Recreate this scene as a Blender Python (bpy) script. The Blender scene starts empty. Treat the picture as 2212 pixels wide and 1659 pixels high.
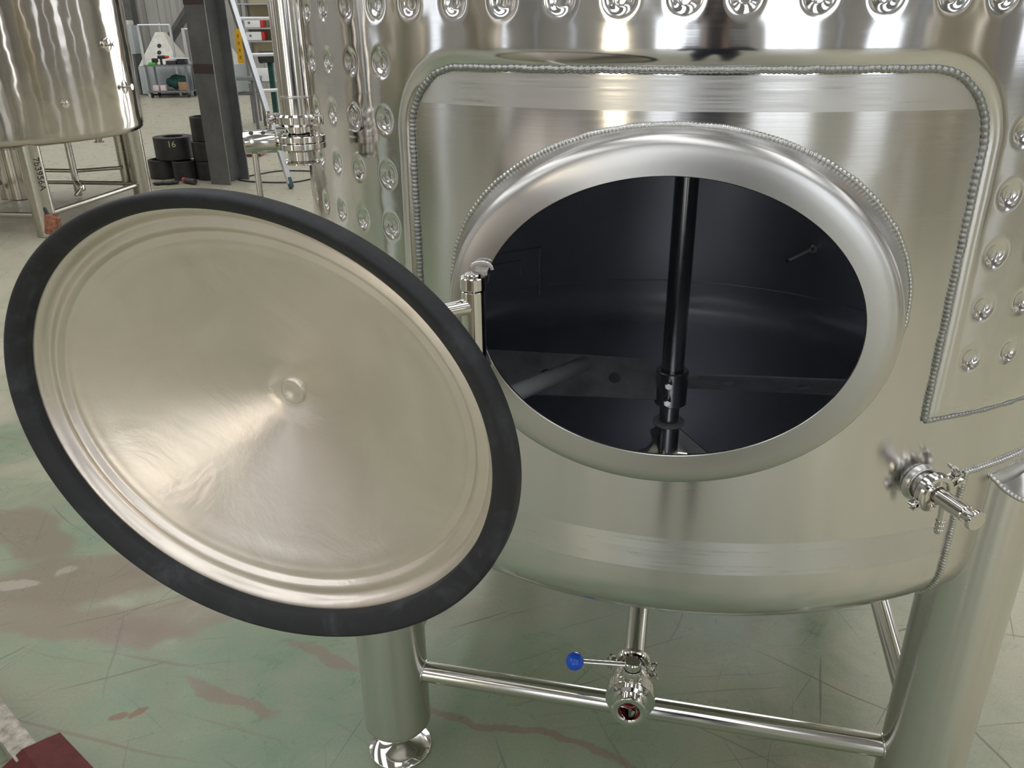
import bpy, bmesh, math, random
from mathutils import Vector, Matrix, noise
PI = math.pi
def R(d): return math.radians(d)
sc = bpy.context.scene
COL = sc.collection

# ------------------------------------------------------------------ camera
cam = bpy.data.cameras.new('camera'); camo = bpy.data.objects.new('camera', cam); COL.objects.link(camo)
PITCH, ROLL = 0.41725413, -0.00991547
cp, sp, cr, sr = math.cos(PITCH), math.sin(PITCH), math.cos(ROLL), math.sin(ROLL)
fwd = Vector((0, cp, -sp)); up0 = Vector((0, sp, cp)); rt0 = Vector((1, 0, 0))
rt = cr * rt0 + sr * up0; up = -sr * rt0 + cr * up0
CAM = Vector((-0.36747, -1.72207, 1.47))
m = Matrix((rt, up, -fwd)).transposed().to_4x4(); m.translation = CAM
camo.matrix_world = m
cam.sensor_width = 36; cam.lens = 1767.08 / 2212 * 36; cam.clip_start = 0.02; cam.clip_end = 200
sc.camera = camo
sc.view_settings.view_transform = 'Standard'; sc.view_settings.look = 'None'
sc.view_settings.gamma = 1; sc.view_settings.use_curve_mapping = False
sc.view_settings.exposure = 0.0

# ------------------------------------------------------------------ world + daylight
world = bpy.data.worlds.new('world'); sc.world = world; world.use_nodes = True
bg = world.node_tree.nodes['Background']; bg.inputs[0].default_value = (0.75, 0.86, 1.0, 1); bg.inputs[1].default_value = 1.0

# ------------------------------------------------------------------ material helpers
class NT:
    def __init__(s, name):
        s.m = bpy.data.materials.new(name); s.m.use_nodes = True; s.t = s.m.node_tree
        s.b = s.t.nodes['Principled BSDF']
    def n(s, typ, **kw):
        nd = s.t.nodes.new(typ)
        for k, v in kw.items():
            if k.startswith('i_'): nd.inputs[k[2:]].default_value = v
            else: setattr(nd, k, v)
        return nd
    def l(s, a, b): s.t.links.new(a, b)
    def set(s, **kw):
        for k, v in kw.items():
            s.b.inputs[k.replace('_', ' ')].default_value = v
    def math(s, op, a, b=None, c=None, clamp=False):
        nd = s.n('ShaderNodeMath', operation=op, use_clamp=clamp)
        for i, x in enumerate((a, b, c)):
            if x is None: continue
            if isinstance(x, (int, float)): nd.inputs[i].default_value = x
            else: s.l(x, nd.inputs[i])
        return nd.outputs[0]
    def ramp(s, x, stops, mode='LINEAR'):
        nd = s.n('ShaderNodeValToRGB'); cr_ = nd.color_ramp; cr_.interpolation = mode
        while len(cr_.elements) < len(stops): cr_.elements.new(0.5)
        for e, (p, c) in zip(cr_.elements, stops):
            e.position = p; e.color = (c, c, c, 1) if isinstance(c, (int, float)) else (*c, 1)
        s.l(x, nd.inputs[0]); return nd.outputs[0]
    def mix(s, f, a, b, typ='MIX'):
        nd = s.n('ShaderNodeMix', data_type='RGBA', blend_type=typ)
        for i, x in ((0, f), (6, a), (7, b)):
            if isinstance(x, (int, float)): nd.inputs[i].default_value = x if i == 0 else (x, x, x, 1)
            elif isinstance(x, tuple): nd.inputs[i].default_value = (*x, 1)
            else: s.l(x, nd.inputs[i])
        return nd.outputs[2]
    def noise(s, vec, scale, detail=3, rough=.5, dist=0):
        nd = s.n('ShaderNodeTexNoise'); nd.inputs['Scale'].default_value = scale
        nd.inputs['Detail'].default_value = detail; nd.inputs['Roughness'].default_value = rough; nd.inputs['Distortion'].default_value = dist
        s.l(vec, nd.inputs['Vector']); return nd.outputs[0]
    def bump(s, h, strength, dist):
        nd = s.n('ShaderNodeBump'); nd.inputs['Strength'].default_value = strength; nd.inputs['Distance'].default_value = dist
        s.l(h, nd.inputs['Height']); s.l(nd.outputs[0], s.b.inputs['Normal']); return nd

def simple(name, col, rough=.5, metal=0., nscale=0, namt=.15, spec=None, bump=0):
    t = NT(name); t.set(Base_Color=(*col, 1), Roughness=rough, Metallic=metal)
    if spec is not None: t.b.inputs['Specular IOR Level'].default_value = spec
    if nscale:
        tc = t.n('ShaderNodeTexCoord')
        f = t.noise(tc.outputs['Object'], nscale, 5, .6)
        lo = tuple(c * (1 - namt) for c in col); hi = tuple(min(1, c * (1 + namt)) for c in col)
        c = t.ramp(f, [(.3, lo), (.7, hi)]); t.l(c, t.b.inputs['Base Color'])
        if bump: t.bump(f, bump, .002)
    return t.m

STEEL = (.69, .68, .67)
def steel(name, rough=.2, aniso=0., col=STEEL, bands=None, brush=0., warp=0., rvar=.05, grain=True):
    """stainless steel; aniso>0: brushed round the upright axis of the object"""
    t = NT(name); t.set(Base_Color=(*col, 1), Metallic=1.0, Roughness=rough)
    tc = t.n('ShaderNodeTexCoord'); P = tc.outputs['Object']
    sep = t.n('ShaderNodeSeparateXYZ'); t.l(P, sep.inputs[0])
    ang = t.math('ARCTAN2', sep.outputs[1], sep.outputs[0])
    # grain: fine in height, long around
    cmb = t.n('ShaderNodeCombineXYZ'); t.l(t.math('MULTIPLY', ang, 4.0), cmb.inputs[0]); t.l(t.math('MULTIPLY', sep.outputs[2], 260.0), cmb.inputs[1])
    g = t.noise(cmb.outputs[0], 1.0, 3, .6) if grain else t.noise(P, 90.0, 4, .65)
    big = t.noise(P, 5.0, 3, .5)
    r = t.math('ADD', t.math('MULTIPLY', t.math('SUBTRACT', g, .5), rvar * 2), rough)
    r = t.math('ADD', r, t.math('MULTIPLY', t.math('SUBTRACT', big, .5), rvar))
    if bands:
        for z0, z1, dr in bands:
            inside = t.math('MULTIPLY', t.math('GREATER_THAN', sep.outputs[2], z0), t.math('LESS_THAN', sep.outputs[2], z1))
            # the sanded belt over a seam: duller, its edges a little uneven
            r = t.math('ADD', r, t.math('MULTIPLY', inside, t.math('ADD', dr, t.math('MULTIPLY', t.math('SUBTRACT', g, .5), .3))))
    r = t.math('MAXIMUM', r, .04)
    t.l(r, t.b.inputs['Roughness'])
    if aniso:
        t.b.inputs['Anisotropic'].default_value = aniso
        tg = t.n('ShaderNodeCombineXYZ'); tg.inputs[2].default_value = 1.0   # spread across the brushing, up and down
        vt = t.n('ShaderNodeVectorTransform', vector_type='VECTOR', convert_from='OBJECT', convert_to='WORLD')
        t.l(tg.outputs[0], vt.inputs[0]); nm = t.n('ShaderNodeVectorMath', operation='NORMALIZE'); t.l(vt.outputs[0], nm.inputs[0])
        t.l(nm.outputs[0], t.b.inputs['Tangent'])
    if brush or warp:
        h = t.math('ADD', t.math('MULTIPLY', g, brush), t.math('MULTIPLY', t.noise(P, 7.0, 1, .4), warp))
        t.bump(h, 1.0, .001)
    return t.m

M = {}
M['shell'] = steel('brushed_steel_shell', .17, .80, bands=[(.730, .786, .16), (1.3726, 1.46, .16)], brush=.05, warp=.8)
M['jacket'] = steel('polished_steel_jacket', .11, .70, brush=.02, warp=3.2, rvar=.03)
M['inside'] = steel('inner_steel', .38, .3, col=(.70, .72, .78), rvar=.05)
M['frame'] = steel('satin_steel', .27, 0, rvar=.0, grain=False, col=(.60, .59, .575))
M['legsteel'] = steel('brushed_pipe_steel', .25, .75, col=(.68, .665, .63), rvar=.05)
M['polish'] = steel('polished_steel', .07, 0, rvar=.02, grain=False, col=(.70, .68, .65))
M['mirror'] = steel('wavy_polished_steel', .11, .85, warp=2.6, rvar=.01, col=(.52, .485, .44))
M['mirror2'] = steel('dull_tank_steel', .30, .5, col=(.58, .53, .46), rvar=.05)
M['legsteel2'] = steel('dull_pipe_steel', .26, 0, col=(.46, .44, .38), rvar=.05)
M['tube'] = steel('tube_steel', .12, 0, rvar=.03, grain=False, col=(.66, .64, .60))
M['weld'] = steel('weld_steel', .24, 0, rvar=.2, col=(.60, .60, .58))
M['darkweld'] = steel('dark_weld_steel', .34, 0, rvar=.2, col=(.42, .43, .42))
M['shaft'] = steel('shaft_steel', .22, .6, col=(.5, .5, .5))
M['paddle'] = simple('paddle_steel', (.80, .80, .83), .42, .3, 22, .15)
M['lidsteel'] = None

def lid_mat():
    t = NT('satin_lid_steel'); t.set(Metallic=1.0, Roughness=.3, Base_Color=(.68, .64, .58, 1)); t.b.inputs['Anisotropic'].default_value = .65
    tc = t.n('ShaderNodeTexCoord'); P = tc.outputs['Object']
    a = t.noise(P, 9, 5, .6, .6); b = t.noise(P, 60, 4, .7, 1.2)
    mp = t.n('ShaderNodeMapping', vector_type='TEXTURE'); mp.inputs['Rotation'].default_value = (0, R(35), 0); mp.inputs['Scale'].default_value = (1/14, 1/14, 1/260); t.l(P, mp.inputs[0])
    c = t.noise(mp.outputs[0], 1, 3, .6)
    nm = t.n('ShaderNodeVectorMath', operation='NORMALIZE'); t.l(P, nm.inputs[0]); t.l(nm.outputs[0], t.b.inputs['Tangent'])   # brushed in rings: spread along the radius
    r = t.math('ADD', .27, t.math('ADD', t.math('MULTIPLY', a, .14), t.math('MULTIPLY', c, .10)))
    t.l(r, t.b.inputs['Roughness'])
    t.l(t.ramp(a, [(.3, (.84, .76, .69)), (.7, (.93, .86, .78))]), t.b.inputs['Base Color'])
    t.bump(t.math('ADD', t.math('MULTIPLY', c, .05), t.math('MULTIPLY', a, 1.6)), 1.0, .001)
    return t.m
M['lidsteel'] = lid_mat()
def rubber_mat():
    t = NT('black_rubber'); t.set(Roughness=.5, Base_Color=(.035, .037, .042, 1)); t.b.inputs['Specular IOR Level'].default_value = .3
    tc = t.n('ShaderNodeTexCoord'); P = tc.outputs['Object']
    a = t.noise(P, 14, 5, .65, .8); b = t.noise(P, 55, 4, .6)
    f = t.math('MULTIPLY', t.ramp(a, [(.50, 0.), (.75, 1.)]), t.ramp(b, [(.35, .2), (.7, 1.)]))
    t.l(t.mix(f, (.026, .027, .030), (.085, .09, .10)), t.b.inputs['Base Color'])
    t.l(t.ramp(a, [(.3, .48), (.7, .68)]), t.b.inputs['Roughness'])
    t.bump(b, .3, .001); return t.m
M['rubber'] = rubber_mat()
M['blue'] = simple('blue_plastic', (.008, .09, .60), .2)
M['red'] = simple('red_silicone', (.32, .02, .02), .35)
M['white'] = simple('white_plastic', (.88, .88, .88), .5)
M['black'] = simple('black_plastic', (.02, .02, .022), .5)
M['darkhole'] = simple('dark_hole', (.03, .03, .03), .6)
M['colpaint'] = simple('grey_column_paint', (.115, .116, .114), .45, 0, 6, .22)
M['brownpaint'] = simple('brown_plate_paint', (.055, .038, .036), .5)
M['alu'] = simple('aluminium', (.72, .74, .78), .33, .75)
M['yellow'] = simple('yellow_label', (.75, .42, .02), .5)
M['ink'] = simple('black_ink', (.03, .03, .03), .6)
M['bluegrey'] = simple('blue_grey_rubber', (.045, .085, .11), .6)
M['blacktube'] = simple('black_pipe', (.028, .027, .025), .55, 0, 8, .5)
M['chalk'] = simple('cream_paint', (.62, .56, .38), .7)
M['cream'] = simple('cream_enamel', (.72, .70, .62), .4, 0, 6, .15)
M['cabinet'] = simple('pale_grey_cabinet', (.42, .46, .47), .5)
M['cartgrey'] = simple('cart_grey', (.22, .23, .24), .4, .5)
M['green'] = simple('green_plastic', (.10, .55, .08), .4)
M['darkgreen'] = simple('dark_green_cloth', (.008, .05, .04), .8, 0, 20, .4)
M['card'] = simple('cardboard', (.34, .20, .12), .8, 0, 20, .2)
M['pink'] = simple('pale_pink_card', (.78, .66, .64), .7)
M['redpaint'] = simple('red_plastic', (.6, .03, .03), .4)
M['maroon'] = simple('maroon_paint', (.17, .035, .03), .55, 0, 25, .25)
M['worn'] = simple('worn_zinc', (.33, .30, .25), .5, .5, 45, .45, bump=.4)
M['copper'] = simple('coppery_wrap', (.30, .13, .08), .3, .3, 30, .6, bump=1)
M['skin'] = simple('skin', (.55, .33, .24), .5)
M['navy'] = simple('navy_cloth', (.015, .018, .035), .85)
M['hair'] = simple('black_hair', (.01, .01, .01), .6)
M['cable'] = simple('dark_cable', (.035, .033, .03), .5)
M['wood'] = simple('pale_board', (.45, .38, .25), .7)

def corr_mat():
    t = NT('corrugated_wall_sheet'); t.set(Roughness=.55, Base_Color=(.42, .415, .39, 1))
    tc = t.n('ShaderNodeTexCoord'); a = t.noise(tc.outputs['Object'], .8, 4, .6)
    t.l(t.ramp(a, [(.3, (.40, .385, .355)), (.7, (.50, .485, .45))]), t.b.inputs['Base Color']); return t.m
M['wall'] = corr_mat()
M['roofm'] = simple('roof_sheet', (.35, .36, .37), .6)
def emit(name, col, s):
    t = NT(name); t.b.inputs['Base Color'].default_value = (.8, .8, .8, 1)
    t.b.inputs['Emission Color'].default_value = (*col, 1); t.b.inputs['Emission Strength'].default_value = s; return t.m
M['skylight'] = emit('skylight_pane', (.96, .97, 1.0), 2.2)
M['window'] = emit('daylit_window_pane', (.86, .91, 1.0), 1.75)
M['doorlight'] = emit('bright_doorway_pane', (.93, .96, 1.0), 8.0)
M['lidglow'] = emit('lid_highlight_pane', (1.0, .88, .66), 9.0)  # warm pane added out of view to put a highlight on the lid

def floor_mat():
    t = NT('painted_floor'); tc = t.n('ShaderNodeTexCoord'); P = tc.outputs['Object']
    sep = t.n('ShaderNodeSeparateXYZ'); t.l(P, sep.inputs[0])
    n1 = t.noise(P, 1.6, 6, .62, .4); n2 = t.noise(P, 5.5, 6, .65, .6); n3 = t.noise(P, 40, 4, .6); n4 = t.noise(P, 150, 3, .6)
    base = t.ramp(n1, [(.30, (.150, .222, .150)), (.46, (.200, .258, .165)), (.58, (.245, .270, .175)), (.72, (.285, .280, .190))])
    base = t.mix(t.ramp(n2, [(.45, 0.), (.72, .55)]), base, (.265, .245, .175))
    # dustier further back in the hall, with sheen and light there put into the colour
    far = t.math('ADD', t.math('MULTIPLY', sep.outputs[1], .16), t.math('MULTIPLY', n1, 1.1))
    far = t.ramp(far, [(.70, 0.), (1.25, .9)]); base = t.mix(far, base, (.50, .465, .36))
    # beige tint behind the camera, added to warm and brighten reflections in the steel
    near = t.math('ADD', t.math('MULTIPLY', sep.outputs[1], -.8), t.math('MULTIPLY', n1, .5))
    base = t.mix(t.ramp(t.math('MULTIPLY', near, .5), [(.55, 0.), (.85, .6)]), base, (.44, .41, .335))
    # to the right of the tank the colour gets paler
    rgt = t.math('ADD', t.math('MULTIPLY', sep.outputs[0], .55), t.math('MULTIPLY', n2, .6))
    base = t.mix(t.ramp(rgt, [(.40, 0.), (.85, .85)]), base, (.56, .53, .39))
    def blob(cx, cy, rx, ry, rot, soft=.25, warp=.16):
        mp = t.n('ShaderNodeMapping', vector_type='TEXTURE'); mp.inputs['Location'].default_value = (cx, cy, 0); mp.inputs['Rotation'].default_value = (0, 0, R(rot)); mp.inputs['Scale'].default_value = (rx, ry, 1)
        wv = t.n('ShaderNodeVectorMath', operation='ADD'); sc_ = t.n('ShaderNodeVectorMath', operation='SCALE'); sc_.inputs['Scale'].default_value = warp
        nz = t.n('ShaderNodeTexNoise'); nz.inputs['Scale'].default_value = 6; nz.inputs['Detail'].default_value = 5; t.l(P, nz.inputs[0])
        sb = t.n('ShaderNodeVectorMath', operation='SUBTRACT'); t.l(nz.outputs['Color'], sb.inputs[0]); sb.inputs[1].default_value = (.5, .5, .5)
        t.l(sb.outputs[0], sc_.inputs[0]); t.l(P, wv.inputs[0]); t.l(sc_.outputs[0], wv.inputs[1]); t.l(wv.outputs[0], mp.inputs[0])
        sx = t.n('ShaderNodeSeparateXYZ'); t.l(mp.outputs[0], sx.inputs[0])
        d = t.math('SQRT', t.math('ADD', t.math('POWER', sx.outputs[0], 2), t.math('POWER', sx.outputs[1], 2)))
        return t.ramp(d, [(max(.01, 1 - soft), 1.), (1.0, 0.)])
    for (cx, cy, rx, ry, rot, c, k) in BLOBS:
        f = t.math('MULTIPLY', blob(cx, cy, rx, ry, rot), k); base = t.mix(f, base, c)
    # scratches and tyre marks in several directions
    for rot, sx_, sy_, th, c, k in ((22, 1.2, 70, .735, (.10, .10, .07), .7), (-38, 1.0, 60, .73, (.13, .115, .085), .7), (68, 1.5, 85, .74, (.09, .09, .07), .6), (-75, .9, 50, .735, (.15, .12, .10), .6), (5, 2.2, 120, .72, (.11, .10, .08), .5), (-15, .8, 40, .73, (.20, .13, .10), .5), (48, 2.0, 110, .73, (.09, .09, .06), .6)):
        mp = t.n('ShaderNodeMapping', vector_type='TEXTURE'); mp.inputs['Rotation'].default_value = (0, 0, R(rot)); mp.inputs['Scale'].default_value = (1 / sx_, 1 / sy_, 1); mp.inputs['Location'].default_value = (rot, rot * 2, 0)
        wv = t.n('ShaderNodeVectorMath', operation='ADD'); sc_ = t.n('ShaderNodeVectorMath', operation='SCALE'); sc_.inputs['Scale'].default_value = .05
        nz = t.n('ShaderNodeTexNoise'); nz.inputs['Scale'].default_value = 3; nz.inputs['Detail'].default_value = 2; t.l(P, nz.inputs[0])
        t.l(nz.outputs['Color'], sc_.inputs[0]); t.l(P, wv.inputs[0]); t.l(sc_.outputs[0], wv.inputs[1]); t.l(wv.outputs[0], mp.inputs[0])
        s = t.noise(mp.outputs[0], 1.0, 2, .5)
        f = t.math('MULTIPLY', t.ramp(s, [(th - .05, 0.), (th, 1.)]), k); base = t.mix(f, base, c)
    base = t.mix(t.math('MULTIPLY', t.ramp(n3, [(.66, 0.), (.74, 1.)]), .35), base, (.10, .085, .06))
    base = t.mix(t.math('MULTIPLY', t.ramp(n4, [(.35, 1.), (.6, 0.)]), .12), base, (.08, .09, .06))
    t.l(base, t.b.inputs['Base Color'])
    t.l(t.ramp(n2, [(.35, .24), (.7, .46)]), t.b.inputs['Roughness'])
    t.bump(t.math('ADD', n3, n2), .12, .003)
    return t.m
BROWN = (.205, .150, .105)
BLOBS = [(-1.90, .46, .26, .10, -38, BROWN, .75), (-1.62, .22, .40, .13, 8, BROWN, .75), (-1.35, .30, .22, .06, 15, BROWN, .6), (-1.60, .04, .42, .08, -6, (.235, .175, .125), .7), (-1.30, .05, .25, .10, 20, (.235, .17, .125), .6),
         (-1.80, .225, .085, .030, -4, (.36, .31, .25), .9), (-1.665, .265, .025, .018, 20, (.35, .31, .25), .8), (-1.06, -.22, .16, .025, -30, (.22, .13, .10), .6), (-1.29, -.28, .030, .016, 5, (.20, .10, .06), .8), (-1.245, -.275, .020, .014, 5, (.20, .10, .06), .8),
         (-.85, -.10, .15, .02, -25, (.22, .14, .11), .6), (-.36, -.35, .35, .014, -22, (.21, .12, .10), .6), (.1, .1, .35, .25, 20, (.17, .165, .12), .35)]
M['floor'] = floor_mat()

# ------------------------------------------------------------------ geometry helpers
def frame(o, z, x=None):
    z = Vector(z).normalized(); x = Vector(x) if x is not None else (Vector((0, 0, 1)) if abs(z.z) < .9 else Vector((1, 0, 0)))
    x = (x - z * x.dot(z)).normalized(); y = z.cross(x)
    m_ = Matrix((x, y, z)).transposed().to_4x4(); m_.translation = Vector(o); return m_
I4 = Matrix.Identity(4)
def lathe(bm, prof, mat=I4, seg=48, a0=0, a1=2 * PI):
    closed = abs(a1 - a0 - 2 * PI) < 1e-6; n = seg if closed else seg + 1; rows = []
    for r, z in prof:
        if r < 1e-7: rows.append([bm.verts.new(mat @ Vector((0, 0, z)))] * n)
        else: rows.append([bm.verts.new(mat @ Vector((r * math.cos(a0 + (a1 - a0) * k / seg), r * math.sin(a0 + (a1 - a0) * k / seg), z))) for k in range(n)])
    for a, b in zip(rows, rows[1:]):
        for k in range(seg):
            j = (k + 1) % n if closed else k + 1
            vs = []
            for v in (a[k], a[j], b[j], b[k]):
                if v not in vs: vs.append(v)
            if len(vs) > 2:
                try: bm.faces.new(vs)
                except ValueError: pass
def cyl(bm, p0, p1, r, seg=32, r2=None, bev=0, x=None):
    p0 = Vector(p0); p1 = Vector(p1); L = (p1 - p0).length; r2 = r if r2 is None else r2; F = frame(p0, p1 - p0, x)
    if bev: lathe(bm, [(0, 0), (r - bev, 0), (r, bev), (r2, L - bev), (r2 - bev, L), (0, L)], F, seg)
    else: lathe(bm, [(0, 0), (r, 0), (r2, L), (0, L)], F, seg)
def pipe(bm, p0, p1, r, wall=.002, seg=32):
    p0 = Vector(p0); p1 = Vector(p1); L = (p1 - p0).length
    lathe(bm, [(r, 0), (r, L), (r - wall, L), (r - wall, 0), (r, 0)], frame(p0, p1 - p0), seg)
def sweep(bm, path, r, seg=10, closed=False, caps=True):
    path = [Vector(p) for p in path]; n = len(path); rr = r if isinstance(r, (list, tuple)) else [r] * n
    rings = []; prev = None
    for i, p in enumerate(path):
        if closed: t_ = path[(i + 1) % n] - path[i - 1]
        else: t_ = path[min(i + 1, n - 1)] - path[max(i - 1, 0)]
        t_.normalize()
        if prev is None: x = Vector((0, 0, 1)) if abs(t_.z) < .8 else Vector((1, 0, 0))
        else: x = prev
        x = (x - t_ * x.dot(t_)).normalized(); prev = x; y = t_.cross(x)
        rings.append([bm.verts.new(p + rr[i] * (math.cos(2 * PI * k / seg) * x + math.sin(2 * PI * k / seg) * y)) for k in range(seg)])
    rng = range(n) if closed else range(n - 1)
    for i in rng:
        a, b = rings[i], rings[(i + 1) % n]
        for k in range(seg): bm.faces.new((a[k], a[(k + 1) % seg], b[(k + 1) % seg], b[k]))
    if caps and not closed: bm.faces.new(rings[0][::-1]); bm.faces.new(rings[-1])
def box(bm, c, s, mat=I4, bev=0):
    b2 = bmesh.new(); bmesh.ops.create_cube(b2, size=1)
    for v in b2.verts: v.co = Vector((v.co.x * s[0], v.co.y * s[1], v.co.z * s[2]))
    if bev: bmesh.ops.bevel(b2, geom=b2.edges[:], offset=bev, segments=2, affect='EDGES', profile=.6)
    mm = mat @ Matrix.Translation(Vector(c)); vm = {}
    for v in b2.verts: vm[v] = bm.verts.new(mm @ v.co)
    for f in b2.faces: bm.faces.new([vm[v] for v in f.verts])
    b2.free()
def prism(bm, poly, h, mat=I4):
    a = [bm.verts.new(mat @ Vector((x, y, 0))) for x, y in poly]; b = [bm.verts.new(mat @ Vector((x, y, h))) for x, y in poly]
    n = len(poly); bm.faces.new(a[::-1]); bm.faces.new(b)
    for k in range(n): bm.faces.new((a[k], a[(k + 1) % n], b[(k + 1) % n], b[k]))
def ball(bm, c, r, sub=3, s=(1, 1, 1)):
    mm = Matrix.Translation(Vector(c)) @ Matrix.Diagonal((*s, 1)); bmesh.ops.create_icosphere(bm, subdivisions=sub, radius=r, matrix=mm)
def hexa(bm, c, z, r, h): 
    F = frame(c, z); prism(bm, [(r * math.cos(R(60 * k)), r * math.sin(R(60 * k))) for k in range(6)], h, F)
def resample(path, step, closed=False):
    path = [Vector(p) for p in path]
    if closed: path = path + [path[0]]
    out = [path[0].copy()]; acc = 0
    for a, b in zip(path, path[1:]):
        L = (b - a).length
        if L < 1e-9: continue
        d = step - acc
        while d <= L: out.append(a + (b - a) * (d / L)); d += step
        acc = (acc + L) % step
    if closed and (out[-1] - out[0]).length < step * .6: out.pop()
    return out
def bead(bm, path, r=.004, pitch=.0045, closed=False, amp=.28, jit=.0004, seed=1, step=.0012):
    rnd = random.Random(seed); pts = resample(path, step, closed); rr = []
    ph = 0
    for i, p in enumerate(pts):
        ph += step / pitch * (1 + .2 * math.sin(i * .013 + seed))
        rr.append(r * .84 * (1 + amp * .55 * (abs(math.sin(PI * ph)) - .6) + .10 * noise.noise(p * 40)))
    for p in pts: p += Vector((noise.noise(p * 60), noise.noise(p * 60 + Vector((9, 9, 9))), noise.noise(p * 60 + Vector((5, 0, 7))))) * jit * 2
    sweep(bm, pts, rr, 8, closed)

def finish(name, bm, mat, parent=None, smooth=35, loc=None):
    off = Vector((0, 0, 0))
    if parent is not None:
        q = parent
        while q is not None: off += q.location; q = q.parent
    if loc is not None: loc = Vector(loc); tot = loc
    else: loc = off; tot = off
    if tot.length > 0: bmesh.ops.translate(bm, verts=bm.verts, vec=-tot)
    bmesh.ops.recalc_face_normals(bm, faces=bm.faces) if smooth != 'keep' else None
    if smooth == 35 and ('weld' in name): smooth = 180
    me = bpy.data.meshes.new(name); bm.to_mesh(me); bm.free()
    for mt in (mat if isinstance(mat, (list, tuple)) else [mat]): me.materials.append(mt)
    for p in me.polygons: p.use_smooth = True
    if smooth != 'keep': me.set_sharp_from_angle(angle=R(smooth))
    o = bpy.data.objects.new(name, me); COL.objects.link(o)
    if parent is not None: o.parent = parent
    if loc is not None: o.location = tot - off
    return o
def tag(o, label, cat, group=None, kind=None):
    o['label'] = label
    if cat: o['category'] = cat
    if group: o['group'] = group
    if kind: o['kind'] = kind
    return o
def thing(name, loc, label, cat, group=None):
    o = bpy.data.objects.new(name, None); o.empty_display_size = .1; o.location = loc; COL.objects.link(o)
    return tag(o, label, cat, group)
def struct(name, bm, mat, loc=(0, 0, 0), smooth=35):
    o = finish(name, bm, mat, None, smooth, loc); o['kind'] = 'structure'; return o
B = bmesh.new
def text_mesh(txt, size, depth, mat4, name, mat, parent):
    cu = bpy.data.curves.new('txt', 'FONT'); cu.body = txt; cu.size = size; cu.extrude = depth; cu.align_x = 'CENTER'; cu.align_y = 'CENTER'
    o = bpy.data.objects.new('txt', cu); COL.objects.link(o); dg = bpy.context.evaluated_depsgraph_get()
    me = bpy.data.meshes.new_from_object(o.evaluated_get(dg)); bpy.data.objects.remove(o); bm = B(); bm.from_mesh(me); bpy.data.meshes.remove(me)
    bmesh.ops.transform(bm, matrix=mat4, verts=bm.verts); return finish(name, bm, mat, parent)

# ================================================================== THE HALL
bm = B(); g = 14
xs = [-16 + 32 * i / g for i in range(g + 1)]; ys = [-14 + 34.5 * i / g for i in range(g + 1)]
V = [[bm.verts.new((x, y, 0)) for x in xs] for y in ys]
for j in range(g):
    for i in range(g): bm.faces.new((V[j][i], V[j][i + 1], V[j + 1][i + 1], V[j + 1][i]))
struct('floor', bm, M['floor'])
HX0, HX1, HY0, HY1, HZ = -16, 16, -13.5, 20, 8.5
def corrugated(name, p0, p1, holes, depth=.06):
    """trapezoid sheet wall along p0-p1; holes = (s0, s1, z0, z1)"""
    p0 = Vector(p0); p1 = Vector(p1); L = (p1 - p0).length; d = (p1 - p0) / L; nn = Vector((-d.y, d.x, 0))
    cuts = {0.0, L}; s = 0
    prof = []
    while s < L: prof += [(s, 0), (s + .12, 0), (s + .17, depth), (s + .25, depth), (s + .30, 0)]; s += .30
    prof = [(min(a, L), b) for a, b in prof]
    zc = sorted({0.0, HZ} | {h[2] for h in holes} | {h[3] for h in holes})
    bm = B()
    for (s0, d0), (s1, d1) in zip(prof, prof[1:]):
        if s1 - s0 < 1e-4: continue
        mid = (s0 + s1) / 2
        for z0, z1 in zip(zc, zc[1:]):
            if any(h[0] < mid < h[1] and h[2] <= z0 and z1 <= h[3] for h in holes): continue
            q = [bm.verts.new(p0 + d * a + nn * b + Vector((0, 0, z))) for a, b, z in ((s0, d0, z0), (s1, d1, z0), (s1, d1, z1), (s0, d0, z1))]; bm.faces.new(q)
    bmesh.ops.remove_doubles(bm, verts=bm.verts, dist=1e-4)
    return struct(name, bm, M['wall'], smooth=20)
wn = [0]
def window(p0, p1, z0, z1, mat='window', mull=3, sill=True):
    """a glazed opening between p0 and p1 (xy), frame and pane"""
    wn[0] += 1; p0 = Vector((*p0, 0)); p1 = Vector((*p1, 0)); L = (p1 - p0).length; d = (p1 - p0) / L; nn = Vector((-d.y, d.x, 0))
    F = Matrix((d, nn, Vector((0, 0, 1)))).transposed().to_4x4(); F.translation = p0
    bm = B(); w = .08
    for zz in (z0, z1): box(bm, (L / 2, 0, zz), (L + w, .10, w), F)
    for k in range(mull + 1): box(bm, (L * k / mull, 0, (z0 + z1) / 2), (w * (.6 if 0 < k < mull else 1), .10, z1 - z0), F)
    o = struct('window_%d' % wn[0], bm, M['cartgrey'])
    bm = B(); box(bm, (L / 2, 0, (z0 + z1) / 2), (L, .012, z1 - z0), F); finish('pane', bm, M[mat], o)
# wall behind the camera: tall daylit openings, the narrow ones added for streaks in the steel
fh = [(8.2, 11.3, .3, 5.5), (14.35, 17.6, .3, 5.5), (20.0, 22.6, .5, 5.0), (24.6, 25.8, .5, 5)]   # s = x - HX0 (16 wide shift 13)
def xs_(a): return a
front_open = [(-5.6, -2.7, .1, 5.5), (.45, 3.5, .1, 5.5), (6.2, 8.4, .3, 5.2), (10.9, 12.0, .3, 5.2), (-8.5, -7.1, .05, 3.0), (4.5, 4.75, .3, 5), (9.3, 9.6, .3, 5), (-6.5, -6.25, .3, 5), (13.2, 13.5, .3, 5), (-11.6, -11.2, .3, 5)]
corrugated('wall_front', (HX1, HY0, 0), (HX0, HY0, 0), [(HX1 - b, HX1 - a, z0, z1) for a, b, z0, z1 in front_open])
for a, b, z0, z1 in front_open: window((b, HY0), (a, HY0), z0, z1, mat='lidglow' if a == -8.5 else 'window')
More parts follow.
